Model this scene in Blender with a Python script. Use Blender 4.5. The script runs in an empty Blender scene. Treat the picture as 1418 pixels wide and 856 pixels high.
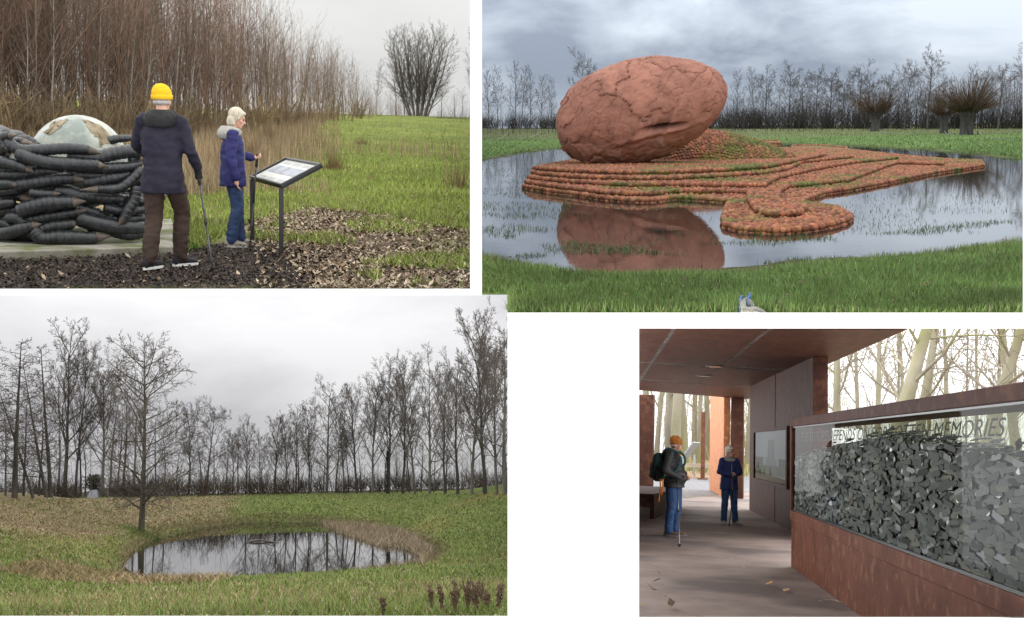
import bpy, bmesh, math, random
import numpy as np
from mathutils import Vector, Matrix, Quaternion

# ------------------------------------------------------------------ camera, world, sun, exposure
SC = bpy.context.scene
COL = SC.collection
W, HT, F = 1418.0, 856.0, 1600.0            # photograph size and focal length in its pixels
PITCH = math.atan((627 - HT / 2) / F)
CAM = np.array([0.0, 0.0, 1.6])
CR = np.array([1.0, 0, 0]); CF = np.array([0, math.cos(PITCH), math.sin(PITCH)]); CU = np.array([0, -math.sin(PITCH), math.cos(PITCH)])
cam = bpy.data.cameras.new('camera'); cam.sensor_width = 36; cam.sensor_fit = 'HORIZONTAL'
cam.lens = 36 * F / W; cam.clip_start = .1; cam.clip_end = 3000
co = bpy.data.objects.new('camera', cam); COL.objects.link(co)
co.location = CAM; co.rotation_euler = (math.pi / 2 + PITCH, 0, 0); SC.camera = co

world = bpy.data.worlds.new('World'); SC.world = world; world.use_nodes = True
wn = world.node_tree; wn.nodes.clear()
SUN_EL, SUN_AZ = math.radians(38), math.radians(200)     # behind the camera, a little to its right
sky = wn.nodes.new('ShaderNodeTexSky'); sky.sky_type = 'NISHITA'; sky.sun_disc = False
sky.sun_elevation = SUN_EL; sky.sun_rotation = math.radians(160)
bg = wn.nodes.new('ShaderNodeBackground'); bg.inputs[1].default_value = .1
wo = wn.nodes.new('ShaderNodeOutputWorld')
wn.links.new(sky.outputs[0], bg.inputs[0]); wn.links.new(bg.outputs[0], wo.inputs[0])
sun = bpy.data.lights.new('sun', 'SUN'); sun.energy = 4.6; sun.angle = math.radians(12); sun.color = (1, .97, .93)
so = bpy.data.objects.new('sun', sun); COL.objects.link(so); so.location = (3, -6, 9)
sd = Vector((.33 * math.cos(SUN_EL), -.944 * math.cos(SUN_EL), math.sin(SUN_EL)))   # towards the sun
so.rotation_euler = sd.to_track_quat('Z', 'Y').to_euler()
vs = SC.view_settings; vs.view_transform = 'Standard'; vs.look = 'None'; vs.exposure = 0.0; vs.gamma = 1.0; vs.use_curve_mapping = False
SC.cycles.use_denoising = True; SC.cycles.max_bounces = 7; SC.cycles.diffuse_bounces = 3; SC.cycles.glossy_bounces = 3
SC.cycles.transmission_bounces = 6; SC.cycles.transparent_max_bounces = 12
SC.cycles.caustics_reflective = False; SC.cycles.caustics_refractive = False

# ------------------------------------------------------------------ helpers: places
def ray_w(px, py):
    px = np.asarray(px, float); py = np.asarray(py, float)
    return (px - W / 2)[..., None] * CR + (HT / 2 - py)[..., None] * CU + np.ones_like(px)[..., None] * F * CF

class Place:
    """One of the four places behind the wall: its own level ground, seen from H metres above it."""
    def __init__(s, cx, yh, H, k):
        h = np.array([cx - W / 2, HT / 2 - yh, F]); h0 = np.array([0, HT / 2 - yh, F]); ey = np.array([0, 1.0, 0])
        u = (1 - k) * (ey - ey.dot(h0) * h0 / h0.dot(h0)) + k * (ey - ey.dot(h) * h / h.dot(h))
        toW = lambda v: v[0] * CR + v[1] * CU + v[2] * CF
        up = toW(u); up /= np.linalg.norm(up); fw = toW(h); fw -= fw.dot(up) * up; fw /= np.linalg.norm(fw)
        s.R = np.stack([np.cross(fw, up), fw, up], 1); s.H = H; s.o = CAM - up * H
        m = np.eye(4); m[:3, :3] = s.R; m[:3, 3] = s.o; s.M = Matrix(m.tolist()); s.zf = None
    def ray(s, px, py): return ray_w(px, py) @ s.R
    def g(s, px, py, z=0.0):                      # pixel -> point of the level plane at height z
        r = s.ray(px, py); t = (z - s.H) / r[..., 2]
        return np.array([0, 0, s.H]) + r * np.asarray(t)[..., None]
    def at(s, px, py, d):                         # pixel -> point at depth d
        r = s.ray(px, py); return np.array([0, 0, s.H]) + r * (d / r[..., 1])[..., None]
    def hit(s, px, py):                           # pixel -> point of the terrain
        px = np.atleast_1d(np.asarray(px, float)); py = np.atleast_1d(np.asarray(py, float))
        r = s.ray(px, py); r = r / r[:, 1:2]; D = np.geomspace(7, 250, 90); out = np.zeros((len(px), 3))
        for i in range(0, len(px), 8000):
            q = r[i:i + 8000]; X = q[:, 0:1] * D; Z = s.H + q[:, 2:3] * D
            below = Z < s.zf(X, np.broadcast_to(D, X.shape)); j = np.argmax(below, 1); j[~below.any(1)] = len(D) - 1
            a, b = D[np.maximum(j - 1, 0)], D[j]
            for _ in range(9):
                m = (a + b) / 2; u = s.H + q[:, 2] * m < s.zf(q[:, 0] * m, m); b = np.where(u, m, b); a = np.where(u, a, m)
            x = q[:, 0] * b; out[i:i + 8000] = np.stack([x, b, s.zf(x, b)], 1)
        return out
    def colx(s, px, d, z=0.0):                    # x of the pixel column at depth d
        n = np.cross(s.ray(px, 0.0), s.ray(px, 800.0)); return -(n[1] * d + n[2] * (z - s.H)) / n[0]
    def proj(s, p):
        q = (np.asarray(p, float) - np.array([0, 0, s.H])) @ s.R.T
        z = q @ CF; return np.stack([W / 2 + F * (q @ CR) / z, HT / 2 - F * (q @ CU) / z], -1)

P1 = Place(325, 150, 1.6, .8); P2 = Place(1042, 165, 1.6, .4); P3 = Place(352, 627, 1.6, .5); P4 = Place(1150, 627, 1.55, 1.0)
CUR = [P1]

# ------------------------------------------------------------------ helpers: objects
def link(name, data, mat=None, parent=None, loc=(0, 0, 0), rot=(0, 0, 0), sc=(1, 1, 1)):
    o = bpy.data.objects.new(name, data); COL.objects.link(o)
    if mat is not None and not data.materials: data.materials.append(mat)
    m = Matrix.LocRotScale(Vector(loc), Matrix.Rotation(rot[2], 3, 'Z') @ Matrix.Rotation(rot[1], 3, 'Y') @ Matrix.Rotation(rot[0], 3, 'X'), Vector(sc))
    if parent is None: o.matrix_world = CUR[0].M @ m
    else: o.parent = parent; o.matrix_local = m
    return o
def thing(name, label, cat, loc=(0, 0, 0), rotz=0, group=None, sc=(1, 1, 1), rot=None):
    o = link(name, None, None, None, loc, rot or (0, 0, rotz), sc); return tag(o, label, cat, group)
def tag(o, label=None, cat=None, group=None, kind=None):
    if label: o['label'] = label
    if cat: o['category'] = cat
    if group: o['group'] = group
    if kind: o['kind'] = kind
    return o
def dup(root, loc, rotz=0, sc=(1, 1, 1), label=None, group=None, rot=None):
    r = root.copy(); COL.objects.link(r)
    if label: r['label'] = label
    if group: r['group'] = group
    rt = rot or (0, 0, rotz)
    r.matrix_world = CUR[0].M @ Matrix.LocRotScale(Vector(loc), Matrix.Rotation(rt[2], 3, 'Z') @ Matrix.Rotation(rt[1], 3, 'Y') @ Matrix.Rotation(rt[0], 3, 'X'), Vector(sc))
    for ch in list(root.children):
        c = ch.copy(); COL.objects.link(c); c.parent = r
        for g in list(ch.children):
            d = g.copy(); COL.objects.link(d); d.parent = c
    return r

class MB:
    """Collects shapes for one mesh."""
    def __init__(s): s.v = []; s.f = []; s.n = 0
    def add(s, v, f):
        v = np.asarray(v, float).reshape(-1, 3); s.v.append(v); s.f.extend([tuple(int(i) + s.n for i in q) for q in f]); s.n += len(v); return s
    def box(s, c, d, R=None):
        v = np.array([(x, y, z) for z in (-.5, .5) for y in (-.5, .5) for x in (-.5, .5)]) * np.asarray(d, float)
        if R is not None: v = v @ np.asarray(R).T
        return s.add(v + np.asarray(c, float), [(0, 2, 3, 1), (4, 5, 7, 6), (0, 1, 5, 4), (2, 6, 7, 3), (0, 4, 6, 2), (1, 3, 7, 5)])
    def hexa(s, v):          # eight corners: bottom four, top four
        return s.add(v, [(3, 2, 1, 0), (4, 5, 6, 7), (0, 1, 5, 4), (1, 2, 6, 5), (2, 3, 7, 6), (3, 0, 4, 7)])
    def prism(s, poly, z0, z1):
        n = len(poly); v = [(x, y, z0) for x, y in poly] + [(x, y, z1) for x, y in poly]
        return s.add(v, [tuple(range(n))[::-1], tuple(range(n, 2 * n))] + [(i, (i + 1) % n, n + (i + 1) % n, n + i) for i in range(n)])
    def tube(s, pts, rad, n=8, cap=True):
        pts = np.asarray(pts, float); m = len(pts); rad = np.broadcast_to(np.asarray(rad, float), (m,))
        t = np.gradient(pts, axis=0); t /= np.linalg.norm(t, axis=1)[:, None] + 1e-12
        a = np.array([0, 0, 1.0]) if abs(t[0][2]) < .9 else np.array([1.0, 0, 0]); u = np.cross(t[0], a); u /= np.linalg.norm(u)
        ang = np.arange(n) * 2 * math.pi / n; V = np.empty((m, n, 3))
        for i in range(m):
            u = u - t[i] * u.dot(t[i]); u /= np.linalg.norm(u) + 1e-12; w = np.cross(t[i], u)
            V[i] = pts[i] + rad[i] * (np.cos(ang)[:, None] * u + np.sin(ang)[:, None] * w)
        f = [(i * n + j, i * n + (j + 1) % n, (i + 1) * n + (j + 1) % n, (i + 1) * n + j) for i in range(m - 1) for j in range(n)]
        if cap: f += [tuple(range(n))[::-1], tuple(range((m - 1) * n, m * n))]
        return s.add(V, f)
    def loft(s, rings, n=20):     # rings: (centre, half-axis u, half-axis v)
        ang = np.arange(n) * 2 * math.pi / n; m = len(rings)
        V = [np.asarray(c, float) + np.cos(ang)[:, None] * np.asarray(u, float) + np.sin(ang)[:, None] * np.asarray(w, float) for c, u, w in rings]
        f = [(i * n + j, i * n + (j + 1) % n, (i + 1) * n + (j + 1) % n, (i + 1) * n + j) for i in range(m - 1) for j in range(n)]
        return s.add(V, f + [tuple(range(n))[::-1], tuple(range((m - 1) * n, m * n))])
    def ell(s, c, r, R=None, nu=16, nv=10):
        V = [(math.sin(math.pi * i / nv) * math.cos(2 * math.pi * j / nu), math.sin(math.pi * i / nv) * math.sin(2 * math.pi * j / nu), math.cos(math.pi * i / nv)) for i in range(1, nv) for j in range(nu)] + [(0, 0, 1), (0, 0, -1)]
        V = np.array(V) * np.asarray(r, float)
        if R is not None: V = V @ np.asarray(R).T
        f = [(i * nu + j, (i + 1) * nu + j, (i + 1) * nu + (j + 1) % nu, i * nu + (j + 1) % nu) for i in range(nv - 2) for j in range(nu)]
        a, b = nu * (nv - 1), nu * (nv - 1) + 1
        f += [(a, j, (j + 1) % nu) for j in range(nu)] + [(b, (nv - 2) * nu + (j + 1) % nu, (nv - 2) * nu + j) for j in range(nu)]
        return s.add(V + np.asarray(c, float), f)
    def cap(s, p0, p1, r0, r1, n=14):   # tapered capsule
        p0 = np.asarray(p0, float); p1 = np.asarray(p1, float); d = p1 - p0; L = np.linalg.norm(d); d = d / (L + 1e-9)
        pts, rr = [], []
        for a in (-80, -55, -28, 0): pts.append(p0 + d * r0 * math.sin(math.radians(a))); rr.append(r0 * math.cos(math.radians(a)))
        for a in (0, 28, 55, 80): pts.append(p1 + d * r1 * math.sin(math.radians(a))); rr.append(r1 * math.cos(math.radians(a)))
        return s.tube(pts, rr, n)
    def chain(s, pts, rad):
        for i in range(len(pts) - 1): s.cap(pts[i], pts[i + 1], rad[i], rad[i + 1])
        return s
    def mesh(s, name, smooth=True):
        me = bpy.data.meshes.new(name); me.from_pydata(np.concatenate(s.v).tolist(), [], s.f)
        if smooth: me.polygons.foreach_set('use_smooth', [True] * len(me.polygons))
        me.update(); return me
    def build(s, name, mat, parent=None, smooth=False, loc=(0, 0, 0), rot=(0, 0, 0), bevel=0):
        o = link(name, s.mesh(name, smooth), mat, parent, loc, rot)
        if bevel:
            b = o.modifiers.new('bevel', 'BEVEL'); b.width = bevel; b.segments = 2; b.limit_method = 'ANGLE'
        return o
    def blob(s, name, voxel=.012, it=4, wr=0, ws=14, seed=0, fac=.5):   # one continuous skin over all the shapes
        me = s.mesh(name); o = bpy.data.objects.new('tmp', me); COL.objects.link(o)
        m = o.modifiers.new('r', 'REMESH'); m.mode = 'VOXEL'; m.voxel_size = voxel
        k = o.modifiers.new('s', 'SMOOTH'); k.factor = fac; k.iterations = it
        bpy.context.view_layer.update()
        r = bpy.data.meshes.new_from_object(o.evaluated_get(bpy.context.evaluated_depsgraph_get())); r.name = name
        bpy.data.objects.remove(o); bpy.data.meshes.remove(me)
        n = len(r.vertices); v = np.empty(n * 3); r.vertices.foreach_get('co', v); v = v.reshape(-1, 3)
        if wr:
            nn = np.empty(n * 3); r.vertices.foreach_get('normal', nn); v = v + nn.reshape(-1, 3) * ((.7 * fbm(v * np.array([ws, ws, ws * 1.7]) + seed) + .55 - 1.5 * np.abs(fbm(v * np.array([ws * .45, ws * .45, ws * 1.1]) + seed + 40, 2))) * wr)[:, None]
            r.vertices.foreach_set('co', v.ravel())
        r.polygons.foreach_set('use_smooth', [True] * len(r.polygons)); r.update(); return r

def big_mesh(name, V, Fa, col=None, smooth=False):
    """numpy arrays -> mesh (all faces with the same number of corners), optional colour per vertex"""
    V = np.asarray(V, np.float32); Fa = np.asarray(Fa, np.int32); k = Fa.shape[1]
    me = bpy.data.meshes.new(name); me.vertices.add(len(V)); me.vertices.foreach_set('co', V.ravel())
    me.loops.add(Fa.size); me.loops.foreach_set('vertex_index', Fa.ravel())
    me.polygons.add(len(Fa)); me.polygons.foreach_set('loop_start', np.arange(0, Fa.size, k, dtype=np.int32))
    if smooth: me.polygons.foreach_set('use_smooth', np.ones(len(Fa), bool))
    me.update(calc_edges=True)
    if col is not None:
        a = me.color_attributes.new('Col', 'FLOAT_COLOR', 'POINT'); c = np.ones((len(V), 4), np.float32); c[:, :3] = col; a.data.foreach_set('color', c.ravel())
    return me

# value noise (numpy)
_T = np.random.default_rng(99).random((64, 64, 64)).astype(np.float32)
def _h(i, j, k): return _T[i & 63, j & 63, k & 63]
def vnoise(p):
    p = np.asarray(p, float); i = np.floor(p).astype(np.int32); f = p - i; f = f * f * (3 - 2 * f); r = 0
    for a in (0, 1):
        for b in (0, 1):
            for c in (0, 1):
                w = (f[..., 0] if a else 1 - f[..., 0]) * (f[..., 1] if b else 1 - f[..., 1]) * (f[..., 2] if c else 1 - f[..., 2])
                r = r + w * _h(i[..., 0] + a, i[..., 1] + b, i[..., 2] + c)
    return r * 2 - 1
def fbm(p, o=3):
    p = np.asarray(p, float); r = 0; a = 1.0
    for k in range(o): r = r + a * vnoise(p * 2 ** k + 17 * k); a *= .5
    return r / 1.75
def fbm2(x, y, s, o=3, seed=0): return fbm(np.stack([np.asarray(x) * s + seed, np.asarray(y) * s, np.zeros_like(x) + .37 + seed], -1), o)
def sstep(a, b, x): t = np.clip((x - a) / (b - a), 0, 1); return t * t * (3 - 2 * t)
def inpoly(x, y, poly):
    r = np.zeros(np.shape(x), bool); n = len(poly); j = n - 1
    for i in range(n):
        xi, yi = poly[i][:2]; xj, yj = poly[j][:2]
        r ^= ((yi > y) != (yj > y)) & (x < (xj - xi) * (y - yi) / (yj - yi + 1e-12) + xi); j = i
    return r
def polydist(x, y, poly):
    d = np.full(np.shape(x), 1e9); n = len(poly)
    for i in range(n):
        ax, ay = poly[i][:2]; bx, by = poly[(i + 1) % n][:2]; ex, ey = bx - ax, by - ay
        t = np.clip(((x - ax) * ex + (y - ay) * ey) / (ex * ex + ey * ey + 1e-12), 0, 1); d = np.minimum(d, np.hypot(x - ax - t * ex, y - ay - t * ey))
    return np.where(inpoly(x, y, poly), -d, d)
def spline(pts, n):
    p = np.asarray(pts, float); p = np.vstack([2 * p[0] - p[1], p, 2 * p[-1] - p[-2]]); t = np.linspace(0, len(p) - 3 - 1e-6, n); i = t.astype(int); u = (t - i)[:, None]
    a, b, c, d = p[i], p[i + 1], p[i + 2], p[i + 3]
    return .5 * (2 * b + (c - a) * u + (2 * a - 5 * b + 4 * c - d) * u ** 2 + (3 * b - a - 3 * c + d) * u ** 3)
def rot3(ax, a): return np.array(Matrix.Rotation(a, 3, ax))

# ------------------------------------------------------------------ helpers: materials
def mk(name):
    m = bpy.data.materials.new(name); m.use_nodes = True; nt = m.node_tree; b = nt.nodes['Principled BSDF']; return m, nt, b
def N(nt, t, **kw):
    n = nt.nodes.new(t)
    for k, v in kw.items():
        if isinstance(k, str) and k.startswith('i_'): n.inputs[k[2:].replace('_', ' ')].default_value = v
        else: setattr(n, k, v)
    return n
def ramp(nt, fac, stops):
    r = nt.nodes.new('ShaderNodeValToRGB'); e = r.color_ramp.elements
    while len(e) < len(stops): e.new(.5)
    for q, (p, c) in zip(e, stops): q.position = p; q.color = (*c, 1)
    nt.links.new(fac, r.inputs[0]); return r
def mat(name, c1, c2=None, rough=.8, scale=6, lo=.35, hi=.65, bump=0, bscale=None, metal=0, spec=.3, attr=False, c3=None, s3=2, t3=.6, stretch=(1, 1, 1), fine=None, bdist=.02):
    m, nt, b = mk(name); L = nt.links.new
    b.inputs['Roughness'].default_value = rough; b.inputs['Metallic'].default_value = metal; b.inputs['Specular IOR Level'].default_value = spec
    tc = N(nt, 'ShaderNodeTexCoord'); mp = N(nt, 'ShaderNodeMapping'); mp.inputs['Scale'].default_value = stretch; L(tc.outputs['Object'], mp.inputs[0])
    no = N(nt, 'ShaderNodeTexNoise', i_Scale=scale, i_Detail=7.0, i_Roughness=.62); L(mp.outputs[0], no.inputs['Vector'])
    out = ramp(nt, no.outputs[0], [(lo, c1), (hi, c2 or c1)]).outputs[0]
    if c3:
        n3 = N(nt, 'ShaderNodeTexNoise', i_Scale=s3, i_Detail=5.0); L(mp.outputs[0], n3.inputs['Vector'])
        r3 = ramp(nt, n3.outputs[0], [(t3 - .06, (0, 0, 0)), (t3 + .06, (1, 1, 1))]); mx = N(nt, 'ShaderNodeMix', data_type='RGBA')
        L(r3.outputs[0], mx.inputs['Factor']); L(out, mx.inputs['A']); mx.inputs['B'].default_value = (*c3, 1); out = mx.outputs['Result']
    if attr:
        at = N(nt, 'ShaderNodeAttribute', attribute_name='Col'); mx = N(nt, 'ShaderNodeMix', data_type='RGBA', blend_type='MULTIPLY'); mx.inputs['Factor'].default_value = 1
        L(out, mx.inputs['A']); L(at.outputs['Color'], mx.inputs['B']); out = mx.outputs['Result']
    L(out, b.inputs['Base Color'])
    if bump:
        nb = N(nt, 'ShaderNodeTexNoise', i_Scale=bscale or scale * 3, i_Detail=6.0, i_Roughness=.65); L(mp.outputs[0], nb.inputs['Vector'])
        bp = N(nt, 'ShaderNodeBump', i_Strength=bump, i_Distance=bdist); L(nb.outputs[0], bp.inputs['Height']); L(bp.outputs[0], b.inputs['Normal'])
    return m
def sky_mat(name, C, lo, hi, scale, zen, mid=.5, wid=.2, off=(0, 0, 0), flat=.18, gain=1.0):
    """overcast sky: clouds on a level deck, about three times brighter overhead than at the horizon"""
    m = bpy.data.materials.new(name); m.use_nodes = True; nt = m.node_tree; nt.nodes.clear(); L = nt.links.new
    tc = N(nt, 'ShaderNodeTexCoord'); sb = N(nt, 'ShaderNodeVectorMath', operation='SUBTRACT'); sb.inputs[1].default_value = C; L(tc.outputs['Object'], sb.inputs[0])
    s0 = N(nt, 'ShaderNodeSeparateXYZ'); L(sb.outputs[0], s0.inputs[0]); mr = N(nt, 'ShaderNodeMapRange'); L(s0.outputs['Y'], mr.inputs['Value'])
    for k, v in (('From Min', 130), ('From Max', 230), ('To Min', .3), ('To Max', 1)): mr.inputs[k].default_value = v
    my = N(nt, 'ShaderNodeMath', operation='MULTIPLY'); L(s0.outputs['Y'], my.inputs[0]); L(mr.outputs[0], my.inputs[1]); c0_ = N(nt, 'ShaderNodeCombineXYZ'); L(s0.outputs['X'], c0_.inputs[0]); L(my.outputs[0], c0_.inputs[1]); L(s0.outputs['Z'], c0_.inputs[2])
    nm = N(nt, 'ShaderNodeVectorMath', operation='NORMALIZE'); L(c0_.outputs[0], nm.inputs[0]); sx = N(nt, 'ShaderNodeSeparateXYZ'); L(nm.outputs[0], sx.inputs[0])
    def ma(op, a, bv):
        n = N(nt, 'ShaderNodeMath', operation=op)
        for i, q in enumerate((a, bv)):
            if isinstance(q, (int, float)): n.inputs[i].default_value = q
            else: L(q, n.inputs[i])
        return n.outputs[0]
    z = ma('MAXIMUM', sx.outputs['Z'], 0.0); q = ma('ADD', z, flat); cx = ma('MULTIPLY', ma('DIVIDE', sx.outputs['X'], q), .75); cy = ma('DIVIDE', sx.outputs['Y'], q)
    cb = N(nt, 'ShaderNodeCombineXYZ'); L(cx, cb.inputs[0]); L(cy, cb.inputs[1]); ad = N(nt, 'ShaderNodeVectorMath', operation='ADD'); ad.inputs[1].default_value = off; L(cb.outputs[0], ad.inputs[0])
    no = N(nt, 'ShaderNodeTexNoise', i_Scale=scale, i_Detail=6.0, i_Roughness=.55, i_Distortion=.3); L(ad.outputs[0], no.inputs['Vector'])
    rp = ramp(nt, no.outputs[0], [(mid - wid, lo), (mid + wid, hi)]); em = N(nt, 'ShaderNodeEmission'); fd = N(nt, 'ShaderNodeMapRange', interpolation_type='SMOOTHSTEP'); fd.inputs['From Max'].default_value = .05; L(z, fd.inputs['Value'])
    mx = N(nt, 'ShaderNodeMix', data_type='RGBA'); L(fd.outputs[0], mx.inputs['Factor']); mx.inputs['A'].default_value = (*[(a * .45 + b * .55) for a, b in zip(lo, hi)], 1); L(rp.outputs[0], mx.inputs['B']); L(mx.outputs['Result'], em.inputs[0])
    L(ma('MULTIPLY', ma('ADD', ma('MULTIPLY', z, zen), 1.0), gain), em.inputs[1]); o = N(nt, 'ShaderNodeOutputMaterial'); L(em.outputs[0], o.inputs[0])
    m.cycles.emission_sampling = 'NONE'; return m

ORD = 'first second third fourth fifth sixth seventh eighth ninth tenth eleventh twelfth thirteenth fourteenth fifteenth sixteenth seventeenth eighteenth nineteenth twentieth'.split()
ORD += ['twenty-' + o for o in ORD[:9]] + ['thirtieth'] + ['thirty-' + o for o in ORD[:9]]
# ------------------------------------------------------------------ helpers: ground, grass, leaves
def ground(name, cols, rowpix, mats, zf, colf, rows=150, far=245):
    p = CUR[0]; p.zf = zf; T = np.linspace(0, 1, rows); V = np.zeros((rows, len(cols), 3))
    D0 = p.hit(cols, [rowpix(q) for q in cols])[:, 1]
    for j, px in enumerate(cols):
        d0 = D0[j]; d = d0 * (far / d0) ** T; V[:, j, 0] = p.colx(px, d); V[:, j, 1] = d
    V[..., 2] = zf(V[..., 0], V[..., 1]); n = len(cols); idx = np.arange(rows * n).reshape(rows, n)
    Fa = np.stack([idx[:-1, :-1], idx[:-1, 1:], idx[1:, 1:], idx[1:, :-1]], -1).reshape(-1, 4); v = V.reshape(-1, 3)
    me = big_mesh(name, v, Fa, colf(v[:, 0], v[:, 1]), True); o = link(name, me, mats); o['kind'] = 'structure'; return o
def pix_points(poly, n, rng):        # random pixels of an outline in the photograph -> points of the terrain
    a = np.array(poly); x0, y0 = a.min(0); x1, y1 = a.max(0); xs, ys = [], []; c = 0
    while c < n:
        x = rng.uniform(x0, x1, n * 2); y = rng.uniform(y0, y1, n * 2); k = inpoly(x, y, poly); xs.append(x[k]); ys.append(y[k]); c += k.sum()
    return CUR[0].hit(np.concatenate(xs)[:n], np.concatenate(ys)[:n])
def blades(name, P, h, w, col, mat_, label, cat, rng, lean=.35, jit=.25, segs=1, kind='stuff', clump=0):
    n = len(P); P = np.asarray(P, float).copy()
    if clump: P[:, :2] += rng.normal(0, clump, (n, 2))
    a = rng.uniform(0, 2 * np.pi, n); hh = h * rng.uniform(.5, 1.25, n); ww = (w if w > 0 else -w * P[:, 1]) * rng.uniform(.7, 1.3, n)
    dx = np.stack([np.cos(a), np.sin(a), 0 * a], 1) * ww[:, None] * .5; b = rng.uniform(0, 2 * np.pi, n); ln = np.abs(rng.normal(0, lean, n)) * hh
    tip = P + np.stack([np.cos(b) * ln, np.sin(b) * ln, hh], 1)
    c = np.clip(np.asarray(col, float) * (1 + rng.normal(0, jit, (n, 1))), .005, 1)
    if segs == 1:
        V = np.stack([P - dx, P + dx, tip], 1).reshape(-1, 3); Fa = np.arange(3 * n).reshape(-1, 3); C = np.repeat(c, 3, 0)
    else:
        mid = P + (tip - P) * .55 - np.stack([np.cos(b) * ln, np.sin(b) * ln, 0 * b], 1) * .25; V = np.stack([P - dx, P + dx, mid + dx * .7, mid - dx * .7, tip + dx * .1, tip - dx * .1], 1).reshape(-1, 3)
        i = np.arange(n)[:, None] * 6; Fa = np.concatenate([i + np.array([0, 1, 2, 3]), i + np.array([3, 2, 4, 5])]); C = np.repeat(c, 6, 0)
    o = link(name, big_mesh(name, V, Fa, C), mat_); return tag(o, label, cat, kind=kind)
def litter(name, P, size, cols, mat_, label, rng, lift=.012, kind='stuff'):
    n = len(P); a = rng.uniform(0, 2 * np.pi, n); s = (size if size > 0 else -size * np.maximum(P[:, 1], 8) ** .6) * rng.uniform(.5, 1.4, n); u = np.stack([np.cos(a), np.sin(a), rng.normal(0, .35, n)], 1) * s[:, None]; w = np.stack([-np.sin(a), np.cos(a), rng.normal(0, .35, n)], 1) * (s * rng.uniform(.35, .7, n))[:, None]
    up = np.array([0, 0, 1.0]); b = P + up * (lift + np.abs(u[:, 2:3]) * .5 + np.abs(w[:, 2:3]) * .5); cur = up * (s * rng.uniform(-.1, .35, n))[:, None]
    V = np.stack([b - u * .6 + cur, b - u * .1 - w * .5, b + u * .6 + cur, b - u * .1 + w * .5, b], 1).reshape(-1, 3); i = np.arange(n)[:, None] * 5
    Fa = np.concatenate([i + np.array(q) for q in ((0, 1, 4), (1, 2, 4), (2, 3, 4), (3, 0, 4))])
    c = np.asarray(cols)[rng.integers(0, len(cols), n)] * rng.uniform(.6, 1.25, (n, 1)); return tag(link(name, big_mesh(name, V, Fa, np.repeat(c, 5, 0)), mat_), label, 'leaves', kind=kind)

# ------------------------------------------------------------------ helpers: bare winter trees
class Wood:
    def __init__(s): s.V = []; s.F = []; s.n = 0
    def tube(s, pts, rr, k):
        m = len(pts); ang = [2 * math.pi * i / k for i in range(k)]; V = []
        for i in range(m):
            t = (pts[min(i + 1, m - 1)] - pts[max(i - 1, 0)]).normalized(); u = t.orthogonal().normalized() if i == 0 else (u - t * u.dot(t)).normalized(); w = t.cross(u)
            for a in ang: q = pts[i] + (u * math.cos(a) + w * math.sin(a)) * rr[i]; V.append((q.x, q.y, q.z))
        for i in range(m - 1):
            for j in range(k): s.F.append((s.n + i * k + j, s.n + i * k + (j + 1) % k, s.n + (i + 1) * k + (j + 1) % k, s.n + (i + 1) * k + j))
        s.V += V; s.n += len(V)
    def mesh(s, name): return big_mesh(name, s.V, s.F, None, True)
def grow(rnd, start, d, L, r, lev, spec, lists, up):
    sp = spec[lev]; segs = sp.get('segs', 3); pts = [start.copy()]; rr = [r]; p = start.copy(); d = d.normalized()
    for i in range(segs):
        d = (d + Vector((rnd.gauss(0, 1), rnd.gauss(0, 1), rnd.gauss(0, 1))) * sp.get('wig', .1) + Vector((0, 0, 1)) * sp.get('trop', .05)).normalized()
        p = p + d * (L / segs); pts.append(p.copy()); rr.append(r * (1 - (1 - sp.get('tip', .25)) * (i + 1) / segs))
    lists[0 if lev <= up else 1].tube(pts, rr, sp.get('sides', 3))
    if lev + 1 >= len(spec): return
    nx = spec[lev + 1]; n = nx['n'] if isinstance(nx['n'], int) else rnd.randint(*nx['n']); az = rnd.uniform(0, 6.28)
    for c in range(n):
        t = nx.get('from', .3) + (1 - nx.get('from', .3)) * (c + rnd.random()) / n; f = min(t, .999) * segs; i = int(f); q = pts[i].lerp(pts[i + 1], f - i); td = (pts[i + 1] - pts[i]).normalized()
        az += 2.4 + rnd.uniform(-.5, .5); o = td.orthogonal().normalized(); o = Quaternion(td, az) @ o; an = math.radians(nx['ang'] + rnd.gauss(0, nx.get('av', 10)))
        env = nx['env'](t) if 'env' in nx else (1 - .55 * (t - nx.get('from', .3)))
        cr = (rr[i] + (rr[i + 1] - rr[i]) * (f - i)) * nx.get('rr', .5)
        grow(rnd, q, td * math.cos(an) + o * math.sin(an), L * nx['len'] * env * rnd.uniform(.75, 1.2), max(cr, nx.get('rmin', .004)), lev + 1, spec, lists, up)
TREES = {}
def tree_meshes(key, seed, spec, H, r, lean=(0, 0), up=1, stems=1, sspread=.2):
    rnd = random.Random(seed); ls = (Wood(), Wood())
    for i in range(stems):
        a = 2.4 * i + .3 * rnd.random(); k = sspread * math.sqrt((i + .5) / stems) if stems > 1 else 0
        grow(rnd, Vector((math.cos(a) * k * .12, math.sin(a) * k * .12, -.1)), Vector((lean[0] + math.cos(a) * k, lean[1] + math.sin(a) * k, 1)), H * (rnd.uniform(.85, 1) if stems > 1 else 1), r, 0, spec, ls, up)
    TREES[key] = (ls[0].mesh('trunk'), ls[1].mesh('crown'))
def plant_tree(key, px, py, top, mt, mc, label, group, wx=1.0, rz=None, cat='tree', name='bare_tree', Hm=1.0, d=None, lean=0):
    p = CUR[0]; b = p.hit(px, py)[0] if d is None else p.at(px, py, d); h = (py - top) * b[1] / F / Hm
    t = thing(name, label, cat, b, group=group, sc=(h * wx, h * wx, h), rot=(0, lean, rz if rz is not None else (px * 7.3) % 6.28))
    a, c = TREES[key]; link('trunk', a, mt, t); link('crown', c, mc, t); return t
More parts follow.
